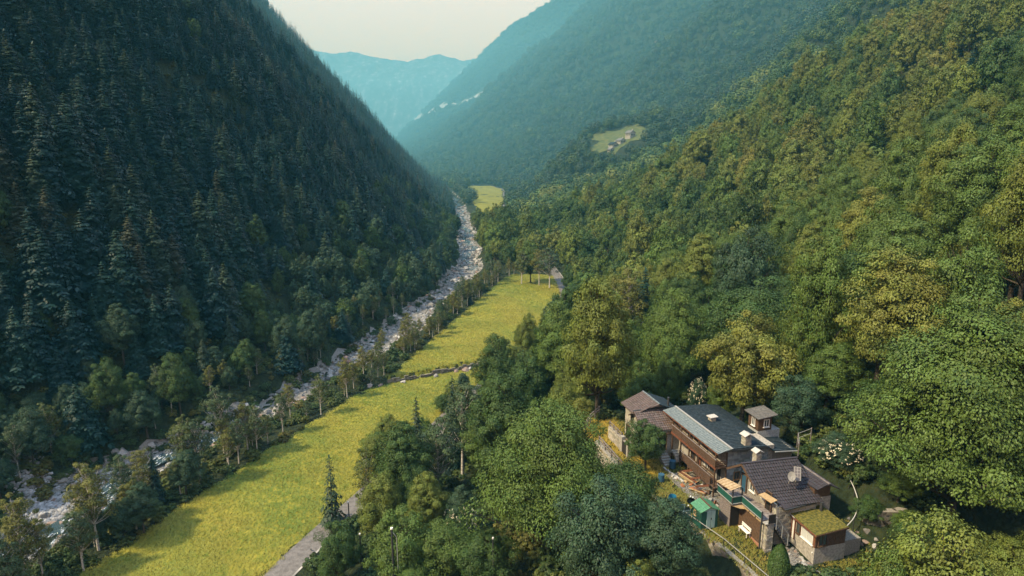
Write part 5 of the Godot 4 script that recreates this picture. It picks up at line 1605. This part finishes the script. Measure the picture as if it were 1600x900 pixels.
func plant_banks() -> void:
	# slim trees on both river banks
	var n := 0
	var d := 62.0
	while d < 262.0:
		for side in [1, 1, 1, -1, -1]:
			var lo := river_half(d) + (2.6 if side > 0 else 3.0)
			var hi: float = mead_left(d) - river_x(d) - 1.0 if side > 0 else lo + 6.0
			if hi - lo < 1.0: hi = lo + 1.0
			var f := rng.randf()
			if side > 0: f = 1.0 - 0.55 * f * f
			var x: float = river_x(d) + side * lerpf(lo, hi, f)
			var dd := d + rng.randf_range(-3.0, 3.0)
			var y := height(x, -dd)
			var roll := rng.randf()
			if side > 0 and d > 90 and d < 150 and roll > 0.62: continue
			var k := rng.randf_range(0.5, 0.92) * (1.2 if d < 105 else 0.8)
			if d > 125.0 and rng.randf() < 0.25: continue
			var turn := rng.randf() * TAU
			var tone := rng.randi() % 3
			var where := "on the stream bank along the meadow" if side > 0 else "on the far bank of the stream"
			if roll < 0.72:
				var look: String = ["pale green birch", "yellow-green birch", "olive birch"][tone]
				tree("birch_tree", look + " with a thin light trunk " + where, "tree", look + " " + where, Vector3(x, y - 0.1, -dd), turn, Vector3(k, k, k) , shapes.birch_near[n % 4], M.birch[tone], M.bark_birch)
			elif roll < 0.88:
				tree("leafy_tree", "small blue-green alder " + where, "tree", "alders " + where, Vector3(x, y - 0.1, -dd), turn, Vector3(k, k, k) * 0.62, shapes.broad_near[n % 6], M.broad[3], M.bark)
			else:
				tree("spruce_tree", "young dark spruce " + where, "tree", "young spruces " + where, Vector3(x, y - 0.1, -dd), turn, Vector3(k * 0.55, k * 0.5, k * 0.55), shapes.spruce_near[n % 4], M.spruce[1], M.bark)
			n += 1
		d += 4.2
	# a fringe between meadow and road
	d = 97.0
	while d < 232.0:
		var x := road_x(d) - rng.randf_range(1.9, 4.2)
		var y := height(x, -d)
		var tone := rng.randi() % 4
		var k := rng.randf_range(0.28, 0.5) if d > 105.0 else rng.randf_range(0.55, 0.95)
		var look: String = ["deep green young tree", "green young tree", "yellow-green young tree", "blue-green young tree"][tone]
		if rng.randf() < (0.9 if d < 112.0 else 0.55): tree("leafy_tree", look + " in the fringe between meadow and road", "tree", look + "s in the fringe between meadow and road", Vector3(x, y - 0.2, -d), rng.randf() * TAU, Vector3(k, k * rng.randf_range(0.8, 1.1), k), shapes.broad_near[n % 6], M.broad[tone], M.bark)
		n += 1
		d += rng.randf_range(2.6, 5.5)
	# bushes under them and on the slopes: nobody could count these
	var spots := [[], [], [], []]
	var tints := [[], [], [], []]
	for i in 15000:
		var dd := 36.0 + 234.0 * pow(rng.randf(), 1.6)
		var x := rng.randf_range(-0.85, 0.85) * dd - 8.0
		var z := -dd
		if in_meadow(x, dd, 0.3) or absf(x - road_x(dd)) < 2.9: continue
		var off := absf(x - river_x(dd))
		if off < river_half(dd) + 1.0: continue
		var q := to_site(x, z)
		if q.x > -6.9 and q.x < 8.2 and q.y > -22.0 and q.y < 13.0: continue
		if q.x < 11.0 and q.x > 8.0 and q.y > -1.0 and q.y < 13.0 and rng.randf() < 0.6: continue
		var bank := off < river_half(dd) + 12.0
		if not bank and rng.randf() < 0.35: continue
		var s := seen_at(Vector3(x, height(x, z), z))
		if s.x < -0.08 or s.x > 1.08 or s.y > 1.12: continue
		var k := rng.randf_range(0.35, 1.1)
		var vn := i % 4
		spots[vn].append(Transform3D(Basis(Vector3.UP, rng.randf() * TAU).scaled_local(Vector3(k * 1.1, k * rng.randf_range(0.6, 1.1), k * 1.1)), Vector3(x, height(x, z) - 0.15, z)))
		var zone := n_mid.get_noise_2d(x * 2.0, z * 2.0) + rng.randf() * 0.5
		tints[vn].append(jit(Color(0.045, 0.078, 0.026) if zone < 0.25 else Color(0.075, 0.10, 0.026) if zone < 0.55 else Color(0.105, 0.105, 0.026)))
	for i in 4: mass("undergrowth", "low bushes and undergrowth covering the banks and slopes", shapes.bush[i], [M.leaf_mid], spots[i], tints[i])

func lay_stones() -> void:
	# boulders of the stream: the larger, nearer ones singly
	var spots := [[], [], [], [], [], [], []]
	var tints := [[], [], [], [], [], [], []]
	var n := 0
	for i in 11000:
		var d := 58.0 + 560.0 * pow(rng.randf(), 1.9)
		var hw := river_half(d) + 3.0
		var f := rng.randf_range(-1.0, 1.0)
		var x := river_x(d) + hw * f
		var s := rng.randf_range(0.12, 0.46) * (1.0 + 1.5 * pow(rng.randf(), 6.0)) * (0.8 + d / 500.0)
		var wet: float = river_x(d) + 2.2 * sin(d * 0.09) + 1.2 * sin(d * 0.23)
		if absf(x - wet) < 2.2 and rng.randf() < 0.72: continue
		if n < 290 and d < 135.0 and s > 0.5:
			n += 1
			var near := "in the near reach of the rocky stream" if d < 95.0 else "in the middle reach of the rocky stream"
			var tone := rng.randi() % 4
			var look: String = ["grey boulder", "pale boulder", "dark wet boulder", "rusty brown boulder"][tone]
			rock(Vector3(x, 0, -d), s * 1.25, look + " lying " + near, look + "s " + near, "boulder", "boulder", tone)
			continue
		var g := rng.randf_range(0.11, 0.38)
		if rng.randf() < 0.12: g *= 0.5
		spots[i % 7].append(Transform3D(Basis.from_euler(Vector3(rng.randf_range(-0.3, 0.3), rng.randf() * TAU, rng.randf_range(-0.3, 0.3))).scaled_local(Vector3.ONE * s), Vector3(x, height(x, -d) + s * 0.15, -d)))
		tints[i % 7].append(Color(g * 1.02, g, g * 0.96) if rng.randf() > 0.06 else Color(g * 0.9, g * 0.6, g * 0.48))
	var white: StandardMaterial3D = M.rock.duplicate()
	white.albedo_color = Color(1, 1, 1)
	for i in 7: mass("river_stones", "countless grey stones filling the stream bed", rock_shapes[i].duplicate(), [white], spots[i], tints[i])
	# white water between the boulders
	var fb := MB.new()
	for i in 1300:
		var d := 60.0 + 330.0 * pow(rng.randf(), 1.4)
		var x := river_x(d) + 2.2 * sin(d * 0.09) + 1.2 * sin(d * 0.23) + rng.randf_range(-2.3, 2.3)
		var ln := rng.randf_range(0.15, 0.7)
		var w := rng.randf_range(0.06, 0.22)
		var y := -3.55
		var ring := []
		for k in 8:
			var a := TAU * k / 8.0
			ring.append(Vector3(x + cos(a) * w * rng.randf_range(0.6, 1.2), y, -d + sin(a) * ln * rng.randf_range(0.6, 1.1)))
		for k in 8: fb.tri(Vector3(x, y + 0.12, -d), ring[(k + 1) % 8], ring[k])
	var fo := structure("water_foam", fb, M.foam)
	# scree in the gully of the left slope
	var sp := []
	var ti := []
	for i in 900:
		var t := rng.randf()
		var d := 90.0 + t * 10.0 + rng.randf_range(-3.0, 3.0)
		var x := -70.0 - 14.0 * t + rng.randf_range(-2.0, 2.0)
		var s := rng.randf_range(0.15, 0.55)
		var g := rng.randf_range(0.18, 0.42)
		sp.append(Transform3D(Basis.from_euler(Vector3(rng.randf(), rng.randf() * TAU, 0)).scaled_local(Vector3.ONE * s), Vector3(x, height(x, -d) + s * 0.1, -d)))
		ti.append(Color(g, g, g * 1.02))
	mass("scree", "grey scree spilling down the gully on the left slope", rock_shapes[2].duplicate(), [white], sp, ti)
	# outcrops high on the right side
	for q in [[258.0, 322.0, 4.0], [262.0, 336.0, 3.0], [240.0, 345.0, 3.0], [262.0, 1240.0, 5.0]]:
		rock(Vector3(q[0], 0, -q[1]), q[2], ["grey-brown rock outcrop among the trees high on the right slope", "rock face high on the hazy far right slope"][0 if q[1] < 500 else 1], "rock outcrops on the right slope" if q[1] < 500 else "rock faces on the far right slope", "rock_outcrop", "rock", 3)
	# the terrace wall across the meadow
	var o := thing("field_wall", "low dry stone wall stepping across the meadow", "wall", Vector3(-19, 0, -143), 0.0)
	org = Vector3.ZERO
	var b := MB.new()
	for i in 24:
		var x := -28.0 + i * 0.85
		var w := 137.35 + (x + 28.77) * 0.627 - 0.35
		var al := Vector3(1, 0, -0.627).normalized()
		masonry(b, Vector3(x, height(x, -w + 0.4) - 0.2, -w) - o.position, al, Vector3.UP, 1.0, rng.randf_range(0.7, 1.5), 0.4, 0.2, [0.3, 0.7])
	tag(part(o, "stones", b, M.stone), "", "", "", "stuff")
	for i in 9:
		var x := rng.randf_range(-32.0, -8.0)
		rock(Vector3(x, 0, -(136.4 + (x + 28.77) * 0.627) + rng.randf_range(-0.5, 0.8)), rng.randf_range(0.4, 0.9), "grey block fallen from the meadow's terrace wall", "blocks by the meadow's terrace wall", "boulder", "boulder")

func grow_grass() -> void:
	var b := MB.new()
	var r := RandomNumberGenerator.new()
	r.seed = 5
	for i in 12:
		var a := r.randf() * TAU
		var o := Vector3(cos(a), 0, sin(a))
		var p := Vector3(r.randf_range(-0.4, 0.4), 0, r.randf_range(-0.4, 0.4))
		var s := o.cross(Vector3.UP) * 0.05
		var t := p + o * r.randf_range(0.1, 0.28) + Vector3(0, r.randf_range(0.2, 0.5), 0)
		b.tri(p - s, t, p + s)
	for k in b.n.size(): b.n[k] = (b.n[k] * (1.0 if b.n[k].y >= 0.0 else -1.0) * 0.5 + Vector3.UP).normalized()
	var tuft := b.mesh()
	var sp := []
	var ti := []
	for i in 46000:
		var d := 40.0 + 218.0 * pow(rng.randf(), 1.5)
		var l := mead_left(d)
		var x := lerpf(l - 0.6, mead_right(d) + 0.4, rng.randf())
		var n1 := n_mid.get_noise_2d(x * 3.0 + d * 1.2, d * 1.6)
		var n2 := n_fine.get_noise_2d(x * 3.0, d * 3.0)
		var k := rng.randf_range(0.5, 1.15)
		var edge := smoothstep(3.0, 0.0, mead_right(d) - x)
		var c := Color(0.108, 0.148, 0.024).lerp(Color(0.205, 0.186, 0.030), clampf(0.42 + n_mid.get_noise_2d(x * 1.1 + d * 0.9, d * 0.5) * 1.1 + n1 * 0.5 + n2 * 0.15 + edge * 0.4, 0.0, 1.0))
		if n2 < -0.35 and rng.randf() < 0.5: c = Color(0.10, 0.14, 0.018)
		sp.append(Transform3D(Basis(Vector3.UP, rng.randf() * TAU).scaled_local(Vector3(k * 1.15, k * 0.55, k * 1.15)), Vector3(x, height(x, -d), -d)))
		ti.append(c * rng.randf_range(0.92, 1.08))
	for i in 9000:
		var lx := rng.randf_range(-6.9, 9.5)
		var lz := rng.randf_range(-22.5, 13.5)
		if lx > 0.8 and lx < 7.3 and lz > -17.0 and lz < 11.5: continue
		if lx > -2.4 and lx < 1.3 and lz > -6.2 and lz < 1.9 and rng.randf() < 0.85: continue
		var p := site(lx, 0, lz)
		var k := rng.randf_range(0.3, 0.75)
		var c := Color(0.10, 0.12, 0.024).lerp(Color(0.17, 0.13, 0.028), rng.randf())
		if lz < -6.5 and lx < -2.0: c = Color(0.28, 0.19, 0.035).lerp(Color(0.22, 0.19, 0.03), rng.randf())
		sp.append(Transform3D(Basis(Vector3.UP, rng.randf() * TAU).scaled_local(Vector3(k * 1.6, k * 0.7, k * 1.6)), Vector3(p.x, height(p.x, p.z), p.z)))
		ti.append(jit(c))
	M.leaf_grass = leafy([1.28, 1.28, 1.28], 0.4)
	mass("meadow_grass", "long yellow-green grass of the meadow and the hamlet's lawns", tuft, [M.leaf_grass], sp, ti)

func far_house(label: String, x: float, d: float, w: float, l: float, h: float, turn: float, roof_m: Material) -> void:
	w *= 0.8; l *= 0.8; h *= 0.8
	var y := height(x, -d)
	var o := thing("hillside_house", label, "house", Vector3(x, y, -d), turn)
	boxpart(o, "wall", Vector3(0, h / 2 - 1.0, 0), Vector3(w, h + 2.0, l), M.cream)
	var g := MB.new()
	g.hexa([Vector3(-w / 2, h, -l / 2), Vector3(w / 2, h, -l / 2), Vector3(w / 2, h, l / 2), Vector3(-w / 2, h, l / 2), Vector3(-0.05, h + w * 0.33, -l / 2), Vector3(0.05, h + w * 0.33, -l / 2), Vector3(0.05, h + w * 0.33, l / 2), Vector3(-0.05, h + w * 0.33, l / 2)])
	part(o, "gable", g, M.cream)
	var rf := MB.new()
	for s in [-1, 1]: rf.slab(Vector3(0, h + w * 0.36, -l / 2 - 0.4), Vector3(0, h + w * 0.36, l / 2 + 0.4), Vector3(s * (w / 2 + 0.5), h - 0.2, l / 2 + 0.4), Vector3(s * (w / 2 + 0.5), h - 0.2, -l / 2 - 0.4), 0.25)
	var ro := part(o, "roof", rf, roof_m)
	boxpart(ro, "chimney", Vector3(w * 0.2, h + w * 0.42, l * 0.2), Vector3(0.8, 1.6, 0.8), M.gravel_flat)
	for k in 3:
		var wi := boxpart(o, "window", Vector3((k - 1) * w * 0.28, h * 0.6, l / 2 + 0.03), Vector3(1.0, 1.3, 0.08), M.wood)
		boxpart(wi, "pane", Vector3((k - 1) * w * 0.28, h * 0.6, l / 2 + 0.08), Vector3(0.8, 1.1, 0.04), M.glass)
	for k in 3:
		var wi := boxpart(o, "window", Vector3(-w / 2 - 0.03, h * 0.6, (k - 1) * l * 0.3), Vector3(0.08, 1.3, 1.0), M.wood)
		boxpart(wi, "pane", Vector3(-w / 2 - 0.08, h * 0.6, (k - 1) * l * 0.3), Vector3(0.04, 1.1, 0.8), M.glass)

func patch(called: String, x: float, d: float, rx: float, rd: float, m: Material, lift: float, seed_: int) -> void:
	# an uneven sheet of other ground draped over the slope
	var b := MB.new()
	var nz := noise(seed_, 0.9, 3)
	var ringn := 26
	var rings := 8
	for j in rings + 1:
		for i in ringn:
			var a := TAU * i / ringn
			var q := float(j) / rings * (0.9 + 0.9 * nz.get_noise_2d(cos(a) * 1.5, sin(a) * 1.5))
			var px := x + cos(a) * rx * q
			var pd := d + sin(a) * rd * q
			b.v.append(Vector3(px, height(px, -pd) + lift, -pd))
			var e := 2.0
			b.n.append(Vector3(height(px - e, -pd) - height(px + e, -pd), 2.0 * e, height(px, -pd - e) - height(px, -pd + e)).normalized())
			b.c.append(Color.WHITE)
	for j in rings:
		for i in ringn:
			var k := j * ringn + i
			var k2 := j * ringn + (i + 1) % ringn
			b.ix.append_array(PackedInt32Array([k, k + ringn, k2, k2, k + ringn, k2 + ringn]))
	# face up
	var f := 3 * ringn * 6
	if (b.v[b.ix[f + 2]] - b.v[b.ix[f]]).cross(b.v[b.ix[f + 1]] - b.v[b.ix[f]]).y < 0.0:
		for t in range(0, b.ix.size(), 3):
			var w := b.ix[t + 1]
			b.ix[t + 1] = b.ix[t + 2]
			b.ix[t + 2] = w
	structure(called, b, m)

func build_far() -> void:
	patch("clearing", 103.0, 648.0, 31.0, 52.0, M.clearing, 0.4, 31)
	for sc in scars:
		var b := MB.new()
		for i in sc.size() - 1:
			for k in 8:
				var p: Vector3 = sc[i].lerp(sc[i + 1], k / 8.0)
				var w := p.z * (0.75 + 0.5 * n_mid.get_noise_2d(p.y * 0.3, p.x))
				for e in 5:
					var x := p.x + w * (e / 2.0 - 1.0)
					b.v.append(Vector3(x, height(x, -p.y) + 1.6, -p.y)); b.c.append(Color.WHITE)
					b.n.append(Vector3(height(x - 4.0, -p.y) - height(x + 4.0, -p.y), 8.0, height(x, -p.y - 4.0) - height(x, -p.y + 4.0)).normalized())
		for j in b.v.size() / 5 - 1:
			for e in 4:
				var k := j * 5 + e
				b.ix.append_array(PackedInt32Array([k, k + 1, k + 5, k + 1, k + 6, k + 5]))
		structure("quarry_slope", b, M.scree)
	var names_ := ["grey-roofed hillside house at the left of the far clearing", "low grey-roofed house in the middle of the far clearing", "tallest pale house at the right of the far clearing", "small shed-like house at the front of the far clearing"]
	far_house(names_[0], 96.0, 628.0, 7.0, 9.0, 4.0, 0.5, M.sheet_dark)
	far_house(names_[1], 104.0, 634.0, 7.0, 10.0, 3.6, 0.4, M.sheet_grey)
	far_house(names_[2], 114.0, 640.0, 8.0, 9.0, 6.0, 0.55, M.sheet_grey)
	far_house(names_[3], 92.0, 616.0, 5.0, 6.0, 2.8, 0.5, M.sheet_grey)


func small_things() -> void:
	# power poles and posts
	for q in [[-12.55, -60.5, 0.0, 0.13, "tall dark power pole with a pale cap at the bottom centre"], [-18.4, -70.0, 5.2, 0.09, "shorter dark pole with a pale cap left of the tall one"], [-23.2, -83.0, 2.6, 0.09, "short dark roadside post with a pale top"], [-1.9, -57.6, 7.0, 0.08, "slim pole with a pale cap right of the tall power pole"]]:
		var y := height(q[0], q[1])
		if q[2] == 0.0: q[2] = 13.1 - y
		var o := thing("power_pole" if q[2] > 3.0 else "road_post", q[4], "pole", Vector3(q[0], y, q[1]))
		var b := MB.new()
		b.tube([Vector3(0, -0.5, 0), Vector3(0, q[2] * 0.5, 0), Vector3(0, q[2], 0)], [q[3], q[3] * 0.92, q[3] * 0.82], 8)
		part(o, "pole", b, M.metal_dark)
		var c := MB.new()
		c.tube([Vector3(0, q[2], 0), Vector3(0, q[2] + 0.16, 0)], [q[3] * 1.25, q[3] * 1.1], 8)
		part(o, "cap", c, M.white)
		if q[3] > 0.12:
			var s := MB.new()
			s.tube([Vector3(0.12, q[2] - 0.4, 0), Vector3(0.5, q[2] - 0.9, 0.1), Vector3(0.55, 0, 0.2)], [0.035, 0.035, 0.035], 6)
			part(o, "cable_conduit", s, M.metal_grey)
	# a dark bird on the road
	var y := height(-26.4, -75.6) + 0.09
	var o := thing("bird", "small dark bird standing on the grey road", "bird", Vector3(-26.4, y, -75.6), 0.7)
	var b := MB.new()
	b.tube([Vector3(0, 0.13, -0.24), Vector3(0, 0.15, -0.10), Vector3(0, 0.19, 0.0), Vector3(0, 0.24, 0.10), Vector3(0, 0.31, 0.16), Vector3(0, 0.36, 0.20), Vector3(0, 0.36, 0.25), Vector3(0, 0.35, 0.31)], [0.015, 0.05, 0.085, 0.08, 0.05, 0.052, 0.03, 0.006], 9)
	for s in [-1, 1]: b.tube([Vector3(s * 0.035, 0.13, 0.02), Vector3(s * 0.035, 0.0, 0.03), Vector3(s * 0.035, 0.004, 0.08)], [0.012, 0.01, 0.006], 5)
	part(o, "body", b, M.metal_dark)
	# pale slab beside the road
	rock(Vector3(-23.2, 0, -72.6), 0.55, "pale flat stone in the grass beside the road", "", "loose_stone", "stone", 1)

func probe() -> void:
	for q in [[650, 185], [700, 165], [750, 150], [780, 140], [860, 210], [790, 190], [960, 215], [1000, 205], [920, 225], [1310, 30], [1320, 55], [1300, 95], [905, 60], [880, 40], [600, 190], [760, 300]]:
		var a := atan(220.0 / 1010.0)
		var cx: float = (q[0] - 800.0) / 1010.0
		var cy: float = -(q[1] - 450.0) / 1010.0
		var dir := Vector3(cx, cy * cos(a) - sin(a), -cos(a) - cy * sin(a))
		var t := 20.0
		while t < 4500.0:
			var p := Vector3(0, CAM_Y, 0) + dir * t
			if height(p.x, p.z) > p.y: break
			t += 4.0
		var p2 := Vector3(0, CAM_Y, 0) + dir * t
		print(q, " x ", snappedf(p2.x, 1), " d ", snappedf(-p2.z, 1), " y ", snappedf(p2.y, 1))

# bare pale scars on the far right slope: x, distance, half width
var scars := [[Vector3(-500, 3440, 26), Vector3(-420, 3180, 24), Vector3(-330, 2920, 26), Vector3(-262, 2730, 16)], [Vector3(-248, 2690, 8), Vector3(-190, 2600, 18), Vector3(-119, 2505, 22), Vector3(-80, 2270, 16), Vector3(-37, 1972, 8)]]

func open_scars() -> void:
	for sc in scars:
		for i in sc.size() - 1:
			for k in 8:
				var p: Vector3 = sc[i].lerp(sc[i + 1], k / 8.0)
				openings.append([p.x, p.y, p.z * 0.9, p.z * 1.3])


func setup() -> void:
	var cam := Camera3D.new()
	cam.name = "camera"
	add_child(cam)
	cam.position = Vector3(0, CAM_Y, 0)
	cam.rotation = Vector3(-atan(220.0 / 1010.0), 0, 0)
	cam.fov = rad_to_deg(2.0 * atan(450.0 / 1010.0))
	cam.near = 0.5
	cam.far = 12000.0
	cam.current = true
	var we := WorldEnvironment.new()
	we.name = "world"
	var e := Environment.new()
	e.background_mode = Environment.BG_SKY
	var sky := Sky.new()
	var sm := ProceduralSkyMaterial.new()
	sm.sky_horizon_color = Color(0.86, 0.57, 0.14)
	sm.sky_top_color = Color(0.68, 0.84, 1.0)
	sm.sky_curve = 0.65
	sm.sky_energy_multiplier = 1.0
	sm.ground_bottom_color = Color(0.2, 0.22, 0.18)
	sm.ground_horizon_color = Color(0.5, 0.55, 0.5)
	sm.sun_angle_max = 1.0
	sky.sky_material = sm
	e.sky = sky
	e.background_energy_multiplier = 1.0
	e.tonemap_mode = Environment.TONE_MAPPER_LINEAR
	e.tonemap_exposure = 3.0
	e.fog_enabled = true
	e.fog_light_color = Color(0.42, 0.82, 0.96)
	e.fog_density = 0.00012
	e.volumetric_fog_enabled = true
	e.volumetric_fog_density = 0.0
	e.sdfgi_enabled = true
	e.ssao_enabled = true
	e.ssil_enabled = true
	we.environment = e
	add_child(we)
	var sun := DirectionalLight3D.new()
	sun.name = "sun"
	sun.light_color = Color(1.0, 0.91, 0.74)
	sun.light_energy = 1.2
	sun.light_angular_distance = 4.0
	sun.shadow_enabled = true
	sun.look_at_from_position(Vector3(-0.62, 0.73, 0.25), Vector3.ZERO)
	add_child(sun)

func build_mist() -> void:
	# the thicker air of the upper valley, and the pale veil before the mountain
	for q in [["valley_mist", Vector3(5600, 560, 4700), Vector3(100, 180, -2800), 0.0003, Color(0.52, 0.79, 0.84), "bluish mist filling the far end of the valley"]]:
		var f := FogVolume.new()
		f.name = q[0]
		f.shape = RenderingServer.FOG_VOLUME_SHAPE_BOX
		f.size = q[1]
		f.position = q[2]
		var m := FogMaterial.new()
		m.density = q[3]
		m.albedo = q[4]
		f.material = m
		add_child(f)
		tag(f, q[5], "mist", "", "stuff")

func _ready() -> void:
	rng.seed = 7
	n_big = noise(5, 0.0045, 3)
	n_mid = noise(6, 0.03, 3)
	n_fine = noise(8, 0.09, 2)
	setup()
	make_materials()
	build_land()
	build_floor()
	make_rocks()
	build_hamlet()
	make_tree_shapes()
	plant_by_hand()
	plant_banks()
	open_scars()
	grow_forest()
	lay_stones()
	grow_grass()
	build_far()
	build_mist()
	small_things()
